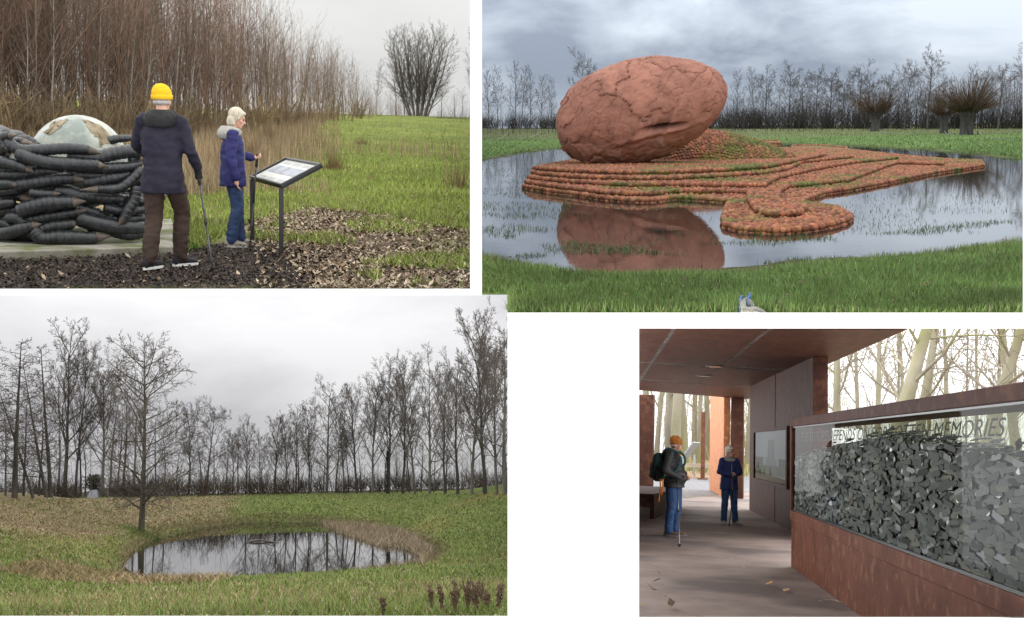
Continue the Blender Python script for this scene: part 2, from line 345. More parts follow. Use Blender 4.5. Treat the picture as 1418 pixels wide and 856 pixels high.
# ------------------------------------------------------------------ the white wall with its openings, and the sky over each place
def cam_pt(px, py, d): return CAM + ray_w(px, py) / F * d
OPEN = [(-40, -40, 651, 400), (667.3, -40, 1416.5, 433), (-40, 408.6, 703, 853), (885, 455, 1460, 854.6)]
def build_wall():
    xs = sorted({-620, 2140} | {o[0] for o in OPEN} | {o[2] for o in OPEN}); ys = sorted({-760, 1075} | {o[1] for o in OPEN} | {o[3] for o in OPEN})
    D = 6.5; bm = bmesh.new(); vf = {}; solid = {}
    V = lambda i, j: vf.setdefault((i, j), bm.verts.new(cam_pt(xs[i], ys[j], D)))
    for i in range(len(xs) - 1):
        for j in range(len(ys) - 1):
            cx, cy = (xs[i] + xs[i + 1]) / 2, (ys[j] + ys[j + 1]) / 2; solid[i, j] = not any(a < cx < c and b < cy < d for a, b, c, d in OPEN)
            if solid[i, j]: bm.faces.new([V(i, j), V(i, j + 1), V(i + 1, j + 1), V(i + 1, j)])
    def reveal(a, b, ox, oy):      # the sides of an opening, splayed back into the wall
        q = [cam_pt(xs[i] + ox * 12, ys[j] + oy * 12, D + .03) for i, j in (a, b)]
        bm.faces.new([V(*a), V(*b), bm.verts.new(q[1]), bm.verts.new(q[0])])
    for (i, j), s in solid.items():
        if s: continue
        for di, dj, a, b in ((-1, 0, (i, j), (i, j + 1)), (1, 0, (i + 1, j), (i + 1, j + 1)), (0, -1, (i, j), (i + 1, j)), (0, 1, (i, j + 1), (i + 1, j + 1))):
            if solid.get((i + di, j + dj)): reveal(a, b, di * .3, dj * .3)
    me = bpy.data.meshes.new('white_wall'); bm.to_mesh(me); bm.free(); o = bpy.data.objects.new('white_wall', me); COL.objects.link(o)
    me.materials.append(mat('white paint', (.93, .93, .93), (.95, .95, .95), rough=.9, scale=20, spec=.1)); o['kind'] = 'structure'
    m = MB(); m.box((0, -8, -.05), (40, 30.4, .1)); f = m.mesh('pavement', False); q = bpy.data.objects.new('pavement', f); COL.objects.link(q)
    f.materials.append(mat('pale paving', (.5, .49, .47), (.6, .59, .57), rough=.9, scale=9)); q['kind'] = 'structure'
build_wall()
def build_sky(place, xl, xr, yt, yb, m):
    CUR[0] = place; q = []
    for d in (6.6, 262):
        for x, y in ((xl, yb), (xr, yb), (xr, yt), (xl, yt)): q.append((cam_pt(x, y, d) - place.o) @ place.R)
    b = MB(); b.add(q, [(0, 4, 7, 3), (5, 1, 2, 6), (7, 6, 2, 3), (4, 5, 6, 7)]); o = b.build('sky', m); o['kind'] = 'structure'
build_sky(P1, -520, 658, -700, 300, sky_mat('sky over the field', (0, 13, 0), (.60, .60, .59), (.70, .70, .69), 1.2, 3.4))
build_sky(P2, 659, 2000, -700, 330, sky_mat('sky over the pond', (0, 13, 0), (.29, .34, .42), (.66, .73, .82), 3.4, 3.2, mid=.5, wid=.11, off=(3.1, 7.7, 0), flat=.5))
build_sky(P3, -560, 703.2, 408.3, 800, sky_mat('sky over the crater', (0, 24, -2), (.46, .46, .48), (.66, .66, .67), 2.2, 3.8, wid=.13, off=(1.2, 4, 0), flat=.5))
build_sky(P4, 795, 2080, 446, 820, sky_mat('sky over the wood', (0, 24, 0), (.9, .92, .95), (1.0, 1.0, 1.0), 1.0, 2.6, gain=1.9))

# shared materials
GRASS = mat('grass blades', (.8, .8, .8), (1.1, 1.1, 1.1), rough=.65, scale=.8, attr=True, spec=.25)
EARTH = mat('ground cover', (.72, .72, .72), (1.2, 1.2, 1.2), rough=.95, scale=3.5, attr=True, spec=.1, bump=.7, bscale=14, bdist=.05)
LEAF = mat('dead leaves', (.85, .85, .85), (1.1, 1.1, 1.1), rough=.8, scale=3, attr=True, spec=.2)
BLACKM = mat('black coated steel', (.012, .012, .013), (.02, .02, .02), rough=.35, scale=30, spec=.5)

# tree kinds (unit height)
TW = dict(sides=3, segs=2, rr=.55, rmin=.0011, tip=.5)
S_OAK = [dict(segs=9, sides=9, wig=.035, trop=.05, tip=.12),
         dict(n=19, len=.42, ang=58, av=10, rr=.42, segs=5, sides=5, wig=.13, trop=.05, **{'from': .2}, env=lambda t: .95 - .6 * abs(t - .45)),
         dict(n=(6, 8), len=.45, ang=42, rr=.5, segs=3, sides=4, wig=.14, trop=.05, **{'from': .2}, rmin=.0012),
         dict(n=(5, 7), len=.5, ang=40, wig=.15, trop=.03, **{'from': .15}, **TW), dict(n=7, len=.62, ang=40, wig=.1, **{'from': .1}, **dict(TW, rmin=.0009, segs=1))]
S_POP = [dict(segs=9, sides=8, wig=.04, trop=.06, tip=.1),
         dict(n=19, len=.42, ang=38, av=8, rr=.5, segs=5, sides=5, wig=.09, trop=.1, **{'from': .32}, env=lambda t: 1.05 - .75 * (t - .3)),
         dict(n=(6, 8), len=.42, ang=36, rr=.5, segs=3, sides=3, wig=.12, trop=.07, **{'from': .2}, rmin=.001),
         dict(n=(5, 7), len=.5, ang=36, wig=.13, trop=.05, **{'from': .15}, **TW), dict(n=6, len=.65, ang=38, wig=.1, **{'from': .1}, **dict(TW, rmin=.0009, segs=1))]
S_LARCH = [dict(segs=9, sides=7, wig=.015, trop=.05, tip=.1),
           dict(n=54, len=.19, ang=78, av=10, rr=.25, segs=4, sides=3, wig=.1, trop=.06, rmin=.0022, **{'from': .22}, env=lambda t: 1.25 - .95 * t),
           dict(n=(6, 8), len=.45, ang=50, wig=.15, trop=-.03, **{'from': .15}, **TW), dict(n=4, len=.5, ang=45, wig=.1, **{'from': .1}, **dict(TW, segs=1))]
S_BIRCH = [dict(segs=8, sides=6, wig=.03, trop=.07, tip=.1),
           dict(n=24, len=.3, ang=36, av=8, rr=.4, segs=4, sides=3, wig=.1, trop=.08, rmin=.001, **{'from': .28}, env=lambda t: 1.2 - .8 * t),
           dict(n=(5, 7), len=.45, ang=34, wig=.14, trop=.04, **{'from': .15}, **TW), dict(n=4, len=.5, ang=34, wig=.1, **{'from': .1}, **dict(TW, segs=1))]
S_SLIM = [dict(segs=7, sides=6, wig=.03, trop=.06, tip=.12),
          dict(n=16, len=.3, ang=42, av=10, rr=.4, segs=3, sides=3, wig=.12, trop=.08, rmin=.001, **{'from': .4}),
          dict(n=(4, 6), len=.5, ang=40, wig=.14, trop=.03, **{'from': .15}, **TW), dict(n=3, len=.5, ang=36, wig=.1, **{'from': .1}, **dict(TW, segs=1))]
S_WILLOW = [dict(segs=7, sides=6, wig=.045, trop=.13, tip=.15),
            dict(n=16, len=.4, ang=30, av=7, rr=.5, segs=4, sides=3, wig=.09, trop=.06, rmin=.0012, **{'from': .18}, env=lambda t: 1.1 - .6 * t),
            dict(n=(5, 6), len=.42, ang=30, wig=.12, trop=.04, **{'from': .15}, **TW), dict(n=4, len=.5, ang=32, wig=.1, **{'from': .1}, **dict(TW, segs=1))]
for i in range(3):
    tree_meshes(f'oak{i}', 11 + i, S_OAK, 1, .017); tree_meshes(f'pop{i}', 21 + i, S_POP, 1, .016); tree_meshes(f'slim{i}', 31 + i, S_SLIM, 1, .012)
S_DB = [S_BIRCH[0], dict(S_BIRCH[1], n=22, len=.36, ang=40, rmin=.0022), dict(S_BIRCH[2], rmin=.0019, len=.5, ang=38), dict(S_BIRCH[3], rmin=.0017, len=.55, segs=1)]
for i in range(2): tree_meshes(f'larch{i}', 41 + i, S_LARCH, 1, .015); tree_meshes(f'birch{i}', 51 + i, S_BIRCH, 1, .010); tree_meshes(f'dbirch{i}', 71 + i, S_DB, 1, .011)
tree_meshes('willow', 64, S_WILLOW, 1, .011, stems=20, sspread=.55)
BARK_D = mat('dark wet bark', (.035, .03, .025), (.085, .075, .06), rough=.9, scale=9, stretch=(3, 3, .6), bump=.5)
BARK_G = mat('grey bark', (.07, .065, .055), (.16, .15, .125), rough=.9, scale=9, stretch=(3, 3, .6), bump=.5)
BARK_B = mat('pale birch bark', (.22, .2, .17), (.42, .39, .34), rough=.8, scale=6, stretch=(.6, .6, 3))
TWIG = mat('brown twigs', (.10, .08, .064), (.145, .12, .098), rough=.9, scale=3)
TWIG_R = mat('reddish twigs', (.10, .062, .045), (.15, .1, .075), rough=.9, scale=3)
def sapling(seed, sides=3):
    r = random.Random(seed); w = Wood(); sp = [dict(segs=3, sides=3, wig=.04, trop=.05, tip=.2), dict(n=12, len=.36, ang=25, av=9, rr=.5, segs=1, sides=3, wig=.1, trop=.05, rmin=.001, **{'from': .18}), dict(n=2, len=.6, ang=30, segs=1, sides=3, rr=.6, rmin=.0009, wig=.1, **{'from': .2})]
    grow(r, Vector((0, 0, 0)), Vector((r.gauss(0, .06), r.gauss(0, .06), 1)), 1, .0038, 0, sp, (w, w), 0); return np.array(w.V), np.array(w.F)
def mass(name, P, hs, wx, vs_, mat_, label, cat, rng, cols=None, kind='stuff', lo=None, hi=None):
    """many uncountable stems joined into one object"""
    V, Fa, C = [], [], []; n = 0
    for i, b in enumerate(P):
        v, f = vs_[i % len(vs_)]; a = rng.uniform(0, 6.28); c, s = math.cos(a), math.sin(a); h = hs[i]
        q = np.stack([(v[:, 0] * c - v[:, 1] * s) * h * wx, (v[:, 0] * s + v[:, 1] * c) * h * wx, v[:, 2] * h], 1) + b; V.append(q); Fa.append(f + n); n += len(v)
        if cols is not None: C.append(np.repeat((cols[rng.integers(0, len(cols))] * rng.uniform(.75, 1.25))[None], len(v), 0))
    return tag(link(name, big_mesh(name, np.concatenate(V), np.concatenate(Fa), np.concatenate(C) if C else None, True), mat_), label, cat, kind=kind)
WOODMIX = mat('thicket stems', (.85, .85, .85), (1.15, 1.15, 1.15), rough=.9, scale=1, attr=True, spec=.1)
SAPS = [sapling(300 + i) for i in range(8)]
SHRUB = []
for i in range(5):
    r_ = random.Random(900 + i); w_ = Wood()
    for k_ in range(6): grow(r_, Vector((r_.gauss(0, .12), r_.gauss(0, .12), 0)), Vector((r_.gauss(0, .5), r_.gauss(0, .5), 1)), r_.uniform(.6, 1.05), .012, 0, [dict(segs=2, sides=3, wig=.2, trop=.05, tip=.3), dict(n=5, len=.5, ang=38, segs=1, sides=3, rr=.6, rmin=.004, wig=.2, **{'from': .15})], (w_, w_), 0)
    SHRUB.append((np.array(w_.V), np.array(w_.F)))
# ================================================================== people
SKIN = mat('skin', (.52, .29, .2), (.6, .34, .25), rough=.5, scale=12, spec=.35)
EYE = mat('dark eye', (.02, .015, .012), rough=.2, spec=.5); LIP = mat('lips', (.38, .14, .12), rough=.5)
def cloth(name, a, b, rough=.75, ws=10, bump=.55): return mat(name, a, b, rough=rough, scale=5, bump=bump, bscale=ws, bdist=.02, spec=.25)
def V3(*a): return np.array(a, float)
def person(label, loc, rz, J, dress, scale=1.0, seed=0, head_yaw=0, head_pitch=0, extra=None):
    """J: joints in metres, person faces +y, x is its right hand side. One continuous body; clothes and hair are children."""
    j = dict(hipL=V3(-.09, 0, .92), hipR=V3(.09, 0, .92), kneeL=V3(-.1, .02, .5), kneeR=V3(.1, .02, .5), ankL=V3(-.1, 0, .09), ankR=V3(.1, 0, .09),
             shL=V3(-.19, 0, 1.42), shR=V3(.19, 0, 1.42), elL=V3(-.26, -.02, 1.14), elR=V3(.26, -.02, 1.14), wrL=V3(-.27, .06, .9), wrR=V3(.27, .06, .9),
             toeL=V3(-.05, 1, 0), toeR=V3(.05, 1, 0), head=V3(0, .03, 1.61), hdL=V3(0, .2, -1), hdR=V3(0, .2, -1), gripL=0, gripR=0)
    for k, v in J.items(): j[k] = V3(*v) if isinstance(v, (tuple, list)) else v
    HR = rot3('Z', head_yaw) @ rot3('X', head_pitch); hc = j['head']; hp = lambda *a: hc + HR @ V3(*a)
    t = thing('person', label, 'person', loc, rz, sc=(scale,) * 3)
    b = MB()                                                            # body
    b.ell(hp(0, -.008, .035), (.074, .094, .09), HR); b.ell(hp(0, .022, -.045), (.056, .068, .075), HR); b.ell(hp(0, .07, -.088), (.026, .026, .022), HR)
    b.cap(hp(0, .088, .012), hp(0, .112, -.028), .010, .015); b.ell(hp(0, .078, .03), (.05, .022, .014), HR)
    b.ell(hp(0, .085, -.058), (.026, .016, .012), HR); b.ell(hp(-.045, .055, -.02), (.022, .025, .025), HR); b.ell(hp(.045, .055, -.02), (.022, .025, .025), HR)
    for s in (-1, 1): b.ell(hp(s * .076, -.008, -.01), (.012, .022, .032), HR)
    nk = (j['shL'] + j['shR']) / 2; b.cap(nk + V3(0, -.01, .0), hp(0, -.02, -.05), .058, .052)
    hipc = (j['hipL'] + j['hipR']) / 2; chest = nk + V3(0, 0, -.14)
    b.cap(hipc, chest, .13, .13); b.ell(chest, (.16, .11, .17)); b.ell(hipc, (.165, .115, .12))
    for s in 'LR':
        b.chain([j['sh' + s], j['el' + s], j['wr' + s]], [.052, .043, .03]); b.chain([j['hip' + s], j['knee' + s], j['ank' + s]], [.085, .056, .042])
        fd = j['toe' + s] / np.linalg.norm(j['toe' + s]); b.cap(j['ank' + s] + V3(0, 0, -.04), j['ank' + s] + fd * .13 + V3(0, 0, -.055), .04, .03)
        w = j['wr' + s]; d = j['hd' + s] / np.linalg.norm(j['hd' + s]); side = np.cross(d, V3(0, 1, .2)); side /= np.linalg.norm(side); nrm = np.cross(side, d)
        b.cap(w, w + d * .045, .027, .03); pc = w + d * .06; b.ell(pc, (.03, .03, .03))
        for q in range(4):                                            # four fingers, unequal and bent
            o = pc + side * (q - 1.5) * .019 + d * .02; L = (.034, .04, .037, .028)[q]; c = .9 if j['grip' + s] else .35
            k1 = o + (d * math.cos(c * .6) + nrm * math.sin(c * .6)) * L; k2 = k1 + (d * math.cos(c * 1.8) + nrm * math.sin(c * 1.8)) * L * .8; k3 = k2 + (d * math.cos(c * 2.6) + nrm * math.sin(c * 2.6)) * L * .55
            b.chain([o, k1, k2, k3], [.0095, .009, .0085, .0075])
        th = w + d * .03 - side * .03; b.chain([th, th + (d * .6 - side * .55 + nrm * .5) * .035, th + (d * .9 - side * .3 + nrm * 1.0) * .055], [.013, .0115, .009])
    link('body', b.blob('body', .0094, 3), SKIN, t)
    e = MB()
    for s in (-1, 1): e.ell(hp(s * .03, .083, .008), (.011, .008, .007), HR, 10, 6)
    e.build('eyes', EYE, t, True); MB().ell(hp(0, .101, -.06), (.022, .006, .006), HR, 10, 6).build('lips', LIP, t, True)
    for fn in dress: fn(t, j, hp, HR, nk, hipc, seed)
    if extra: extra(t, j, hp, HR, nk, hipc)
    return t
def d_jacket(m, hem=.78, wide=1.0, belly=0.0, wr=.011, hoodmat=None, zipm=None, cuffs=None, puff=0, collar=True):
    def fn(t, j, hp, HR, nk, hipc, seed):
        b = MB(); R = []; z0 = hem; z1 = nk[2] + .03
        sd_ = (j['shR'] - j['shL']); sd_[2] = 0; sd_ /= np.linalg.norm(sd_); fw = np.cross(V3(0, 0, 1), sd_); hs = (j['hipR'] - j['hipL']); hs[2] = 0; hs /= np.linalg.norm(hs)
        for q in range(15):
            f = q / 14; z = z0 + (z1 - z0) * f; c = hipc * (1 - f) + nk * f; c = V3(c[0], c[1], z); u = hs * (1 - f) + sd_ * f; u /= np.linalg.norm(u); v = np.cross(V3(0, 0, 1), u)
            rx = np.interp(f, [0, .12, .35, .6, .78, .9, 1], [.222, .214, .195, .205, .213, .165, .085]) * wide; ry = np.interp(f, [0, .12, .35, .6, .78, .9, 1], [.172, .168, .152, .15, .142, .115, .085]) * wide
            k = 1 + puff * .05 * math.cos(f * 2 * math.pi * 9); R.append((c + v * belly * math.exp(-((f - .35) / .22) ** 2), u * rx * k, v * (ry + belly * .5 * math.exp(-((f - .35) / .22) ** 2)) * k))
        b.loft(R, 28)
        for s in 'LR':
            A, E, Wp = j['sh' + s], j['el' + s], j['wr' + s]
            if puff:
                for (p, q, ra, rb) in ((A, E, .085, .072), (E, Wp, .072, .055)):
                    for i in range(7): f = i / 6; c = p * (1 - f) + q * f; r = ra * (1 - f) + rb * f; b.ell(c, (r, r, r))
            else: b.chain([A + V3(0, 0, -.01), E, Wp], [.074, .06, .047])
        link('jacket', b.blob('jacket', .0125, 4, wr, 11, seed), m, t)
        if cuffs:
            for s in 'LR': w, e = j['wr' + s], j['el' + s]; d = (w - e) / np.linalg.norm(w - e); q = MB(); q.tube([w - d * .03, w + d * .012], [.053, .05], 14); q.build('cuff', cuffs, t, True)
        if hoodmat is not None:
            h = MB(); c = nk + V3(0, 0, .035)
            for q in range(18): a = 2 * math.pi * q / 18; r = .095 + .012 * math.sin(3 * a); b_ = c - fw * .012 + (sd_ * math.cos(a) + fw * math.sin(a)) * r; h.ell(b_ + V3(0, 0, .015 - .035 * max(0, math.sin(a))), (.045, .045, .05))
            for q in range(7): a = math.pi * (1.15 + .7 * q / 6); h.ell(c + (sd_ * math.cos(a) * 1.05 + fw * math.sin(a) * 1.15) * .115 + V3(0, 0, -.035), (.058, .058, .075))
            link('hood', h.blob('hood', .011, 3, .006, 22, seed + 5), hoodmat, t)
        if zipm is not None:
            z = MB(); f0 = [c + v * 1.0 + (0, 0, 0) for c, u, v in R]; z.tube([p + (p - c[0]) / np.linalg.norm(p - c[0]) * .006 for p, c in zip(f0, R)][:13], .006, 6); z.build('zip', zipm, t, True)
    return fn
def d_trousers(m, fit=1.0, wr=.01, hem=.1):
    def fn(t, j, hp, HR, nk, hipc, seed):
        b = MB(); b.ell(hipc + V3(0, -.005, .0), (.175, .13, .13))
        for s in 'LR':
            h, k, a = j['hip' + s], j['knee' + s], j['ank' + s]; b.chain([h, h * .5 + k * .5, k, k * .45 + a * .55 + V3(0, -.012, 0), a + V3(0, 0, hem - .09)], [v * fit for v in (.105, .095, .078, .073, .07)])
        link('trousers', b.blob('trousers', .0125, 4, wr, 13, seed + 2), m, t)
    return fn
def d_shoes(upper, sole, lace=None):
    def fn(t, j, hp, HR, nk, hipc, seed):
        for s in 'LR':
            a = j['ank' + s]; f = j['toe' + s].copy(); f[2] = 0; f /= np.linalg.norm(f); r = np.cross(f, V3(0, 0, 1)); z0 = a[2] - .09
            P = lambda x, y, z: V3(a[0], a[1], z0) + r * x + f * y + V3(0, 0, z); b = MB()
            b.loft([(P(0, -.085, .05), r * .022, V3(0, 0, .03)), (P(0, -.07, .06), r * .038, V3(0, 0, .055)), (P(0, 0, .065), r * .042, V3(0, 0, .06)), (P(0, .06, .052), r * .045, V3(0, 0, .042)), (P(0, .13, .042), r * .047, V3(0, 0, .03)), (P(0, .175, .036), r * .038, V3(0, 0, .022)), (P(0, .195, .032), r * .015, V3(0, 0, .012))], 16)
            b.cap(P(0, -.03, .09), P(0, -.025, .125), .046, .046); sh = link('shoe', b.blob('shoe', .008, 2), upper, t)
            q = MB(); n = 20; out = []
            for i in range(n): an = 2 * math.pi * i / n; y = .055 + .147 * math.cos(an); out.append(P((.046 + .006 * math.cos(an)) * math.sin(an), y, 0))
            q.add([p for p in out] + [p + V3(0, 0, .026) for p in out], [tuple(range(n)), tuple(range(n, 2 * n))] + [(i, (i + 1) % n, n + (i + 1) % n, n + i) for i in range(n)]); q.build('sole', sole, sh)
            if lace is not None:
                l = MB()
                for i in range(4): y = .03 + .025 * i; z = .108 - .013 * i; l.tube([P(-.034, y, z - .014), P(0, y + .008, z + .008 - .004 * i), P(.034, y, z - .014)], .006, 6)
                l.build('laces', lace, sh, True)
    return fn
def d_beanie(m, mf=None):
    def fn(t, j, hp, HR, nk, hipc, seed):
        b = MB(); ux, uy = HR @ V3(1, 0, 0), HR @ V3(0, 1, 0); R = []
        for z, r, y in ((.028, .084, 0), (.05, .09, -.002), (.085, .091, -.006), (.11, .085, -.01), (.135, .072, -.016), (.155, .052, -.02), (.167, .028, -.022), (.17, .008, -.022)): R.append((hp(0, y - .006, z), ux * r, uy * r * 1.17))
        n = 40; ang = np.arange(n) * 2 * math.pi / n; kn = 1 + .02 * np.cos(ang * 20); V = [c + (np.cos(ang) * kn)[:, None] * u + (np.sin(ang) * kn)[:, None] * w for c, u, w in R]
        b.add(V, [(i * n + q, i * n + (q + 1) % n, (i + 1) * n + (q + 1) % n, (i + 1) * n + q) for i in range(len(R) - 1) for q in range(n)] + [tuple(range((len(R) - 1) * n, len(R) * n))]); o = b.build('beanie', m, t, True)
        q = MB(); rings = []
        for k in range(9): a = 2 * math.pi * k / 8; rings.append((hp(0, -.006, .043 + .026 * math.sin(a)), ux * (.092 + .008 * math.cos(a)), uy * (.107 + .008 * math.cos(a))))
        V = [c + (np.cos(ang) * kn)[:, None] * u + (np.sin(ang) * kn)[:, None] * w for c, u, w in rings]; q.add(V, [(i * n + s, i * n + (s + 1) % n, (i + 1) * n + (s + 1) % n, (i + 1) * n + s) for i in range(8) for s in range(n)]); q.build('brim', mf or m, o, True)
    return fn
HAIR_P = mat('bright pale hair', (.58, .53, .43), (.82, .78, .68), rough=.5, scale=26, stretch=(3, 3, .5), bump=.6, bscale=60, bdist=.01)
def d_bob(m):
    def fn(t, j, hp, HR, nk, hipc, seed):
        b = MB(); b.ell(hp(0, -.024, .05), (.092, .098, .094), HR); b.ell(hp(0, -.052, -.03), (.088, .062, .1), HR); b.ell(hp(0, .06, .085), (.062, .032, .024), HR)
        for s in (-1, 1): b.cap(hp(s * .078, -.022, .04), hp(s * .074, -.026, -.08), .024, .017); b.cap(hp(s * .055, .05, .085), hp(s * .083, .01, .0), .02, .012)
        link('hair', b.blob('hair', .009, 2, .004, 45, seed + 9), m, t)
    return fn
HAIR = mat('pale blond hair', (.36, .31, .22), (.6, .55, .45), rough=.5, scale=26, stretch=(3, 3, .5), bump=.6, bscale=60, bdist=.01)
GREYHAIR = mat('grey hair', (.3, .29, .27), (.45, .44, .42), rough=.6, scale=40)
def pole(label, grip, tip, mshaft, mgrip, accent=None):
    g, p = V3(*grip), V3(*tip); t = thing('trekking_pole', label, 'trekking pole', p); L = g - p; d = L / np.linalg.norm(L); n = np.linalg.norm(L)
    MB().tube([d * .04, d * n * .5], [.0085, .0085], 8).build('lower_shaft', mshaft, t, True); MB().tube([d * n * .5, d * (n - .1)], [.0105, .0105], 8).build('upper_shaft', mshaft, t, True)
    MB().tube([d * n * .49, d * n * .52], [.016, .016], 10).build('clamp', accent or mgrip, t, True)
    MB().tube([d * (n - .13), d * (n - .1), d * (n - .04), d * n, d * (n + .02)], [.014, .019, .016, .021, .012], 10).build('grip', mgrip, t, True)
    MB().tube([d * 0, d * .045], [.004, .011], 8).build('tip', mgrip, t, True); MB().tube([d * .06, d * .066], [.026, .026], 12).build('basket', mgrip, t, True)
    return t
# ================================================================== place 1: field, thicket, nest of horns, two walkers, lectern
CUR[0] = P1; rng = np.random.default_rng(1)
def zf1(x, y): return 1.15 * sstep(30, 105, y) + .10 * fbm2(x, y, .09, 2) * sstep(14, 30, y) + 1.0 * sstep(-2, -22, x) * sstep(38, 60, y)
P1.zf = zf1
MUL = [P1.g(*q)[:2] for q in [(-560, 404), (-560, 345), (0, 345), (205, 352), (262, 343), (300, 336), (340, 333), (385, 344), (430, 352), (440, 368), (420, 404)]]
LIT = [P1.g(*q)[:2] for q in [(270, 345), (300, 318), (330, 295), (380, 280), (440, 283), (520, 294), (600, 309), (680, 322), (680, 406), (420, 406)]]
DRY = [P1.g(*q)[:2] for q in [(-560, 345), (-560, 190), (0, 195), (300, 185), (420, 165), (450, 170), (440, 200), (400, 225), (360, 262), (250, 300), (0, 330)]]
def col1(x, y):
    n = fbm2(x, y, .9, 3)[:, None]; n2 = fbm2(x, y, .25, 3, 5)[:, None]
    g = np.array([.18, .22, .055]) * (1 + .35 * n + .3 * n2) + np.clip(n2 - .1, 0, 1) * np.array([.12, .06, .02])
    def w(poly, s): return (1 - sstep(-s, s, polydist(x, y, poly) + .9 * fbm2(x, y, .9, 4, 9)))[:, None]
    a = w(DRY, .8); g = g * (1 - a) + a * np.array([.22, .17, .095]) * (1 + .4 * n)
    a = w(LIT, 1.5); g = g * (1 - a) + a * np.array([.11, .08, .055]) * (1 + .5 * n)
    a = w(MUL, .25); g = g * (1 - a) + a * np.array([.030, .023, .019]) * (1 + .5 * n)
    return np.clip(g, .008, .6)
ground('ground', np.linspace(-520, 657.5, 240), lambda px: 403.5, EARTH, zf1, col1, rows=160)
# mulch chips, leaves, grass, dry grass
litter('bark_chips', pix_points([(-60, 403), (-60, 352), (200, 354), (262, 345), (340, 336), (430, 354), (440, 403)], 9000, rng), .035, [(.045, .034, .028), (.075, .056, .045), (.026, .02, .017)], LEAF, 'dark bark mulch chips covering the path', rng)
litter('leaf_litter', np.concatenate([pix_points([(300, 318), (330, 297), (380, 283), (440, 286), (520, 297), (600, 311), (655, 320), (655, 403), (430, 403), (400, 362), (330, 335)], 11000, rng), pix_points([(240, 300), (360, 255), (655, 285), (655, 325), (330, 330)], 5200, rng), pix_points([(300, 260), (420, 225), (655, 240), (655, 300), (330, 300)], 700, rng), pix_points([(-20, 403), (-20, 356), (300, 345), (430, 403)], 160, rng), pix_points([(350, 345), (440, 345), (470, 403), (360, 403)], 420, rng)]), .05, [(.30, .23, .155), (.18, .12, .075), (.44, .36, .26), (.09, .06, .04), (.34, .27, .195), (.07, .05, .036)], LEAF, 'brown fallen leaves lying over the path edge and field', rng)
GP = [(275, 345), (200, 300), (210, 250), (330, 225), (400, 180), (540, 153), (656, 150), (656, 325), (540, 300), (430, 290), (345, 310)]
gp = np.concatenate([pix_points(GP, 56000, rng), (lambda q: q[fbm2(q[:, 0], q[:, 1], .9, 3, 7) > .05])(pix_points([(330, 330), (430, 285), (656, 315), (656, 400), (520, 395), (430, 350)], 9000, rng))]); tn = (rng.random((len(gp), 1)) < .16) * 1.0; gc = (np.array([.215, .275, .055]) * (1 - tn) + tn * np.array([.27, .22, .11])) * (1 + .45 * fbm2(gp[:, 0], gp[:, 1], .5, 3)[:, None])
blades('grass', gp, .11, .02, gc, GRASS, 'short bright green grass of the field', 'grass', rng, lean=.6)
dp = np.concatenate([pix_points([(-40, 300), (-40, 195), (300, 184), (420, 163), (460, 165), (430, 190), (395, 215), (350, 250), (300, 270), (240, 300)], 26000, rng), pix_points([(190, 215), (300, 195), (430, 168), (470, 172), (470, 215), (400, 260), (240, 300)], 5000, rng)])
dp = np.concatenate([dp, (lambda q: q[fbm2(q[:, 0], q[:, 1], .22, 3, 2) > .3])(pix_points([(400, 230), (430, 170), (560, 158), (655, 160), (655, 290), (480, 275), (380, 275)], 5000, rng))]); kd = (sstep(20.5, 23, dp[:, 1] + 2.5 * fbm2(dp[:, 0], dp[:, 1], .5, 3)) > .5) & ((.1 * (dp[:, 0] > 0) + fbm2(dp[:, 0], dp[:, 1], .35, 3, 6) + .55 * sstep(17, 34, dp[:, 1])) > .02); dp = dp[kd]; blades('dry_grass', dp, .3 + .4 * sstep(18, 40, dp[:, 1]), .020, np.array([.31, .235, .14]) * (1 + .25 * rng.normal(0, 1, (len(dp), 1))), GRASS, 'tall tan dead grass in front of the thicket', 'grass', rng, lean=.25)
for k, (px, py, h, n) in enumerate([(320, 250, .75, 260), (346, 235, .8, 300), (462, 236, .6, 160), (440, 205, .5, 120), (634, 262, .7, 70), (500, 200, .3, 120), (372, 205, .9, 300)]):
    c = P1.hit(px, py)[0]; q = np.repeat(c[None], n, 0); blades('weed_clump', q, h, .014, np.array([.17, .11, .06]), GRASS, ['clump of brown dead stalks behind the woman', 'broad clump of brown dead stalks between woman and lectern', 'upright tuft of brown stalks beyond the lectern top', 'small brown tuft in the green field', 'lone thin brown stalks in open field', 'low patch of dead stalks far out in the field', 'dead stalks at the thicket foot'][k], 'plant', rng, lean=.22, clump=.16, kind='thing')
# thicket
base = [(-420, 225), (-200, 212), (0, 204), (150, 199), (300, 187), (420, 170), (540, 156), (600, 153)]
bx = np.array([q[0] for q in base]); by = np.array([q[1] for q in base]); n = 1250
px = rng.uniform(-330, 600, n); pb = P1.hit(px, np.interp(px, bx, by)); back = rng.uniform(0, 1, n) ** 1.4; pb[:, 1] += back * 16; pb[:, 0] *= 1 + back * 16 / pb[:, 1] * .9; pb[:, 2] = zf1(pb[:, 0], pb[:, 1])
toph = np.interp(px, [-330, 0, 150, 330, 450, 540, 600], [11, 10.2, 8.8, 7.6, 5.6, 4.6, 3.2]); hs = toph * rng.uniform(.55, 1.05, n)
mass('thicket', pb, hs, 1.25, SAPS, WOODMIX, 'dense brown leafless thicket of thin stems along the field', 'thicket', rng, cols=np.array([(.23, .155, .115), (.175, .13, .095), (.27, .2, .15), (.19, .15, .105), (.24, .145, .115)]))
n = 380; px = rng.uniform(-200, 590, n); pb = P1.hit(px, np.interp(px, bx, by) + rng.uniform(-1, 5, n))
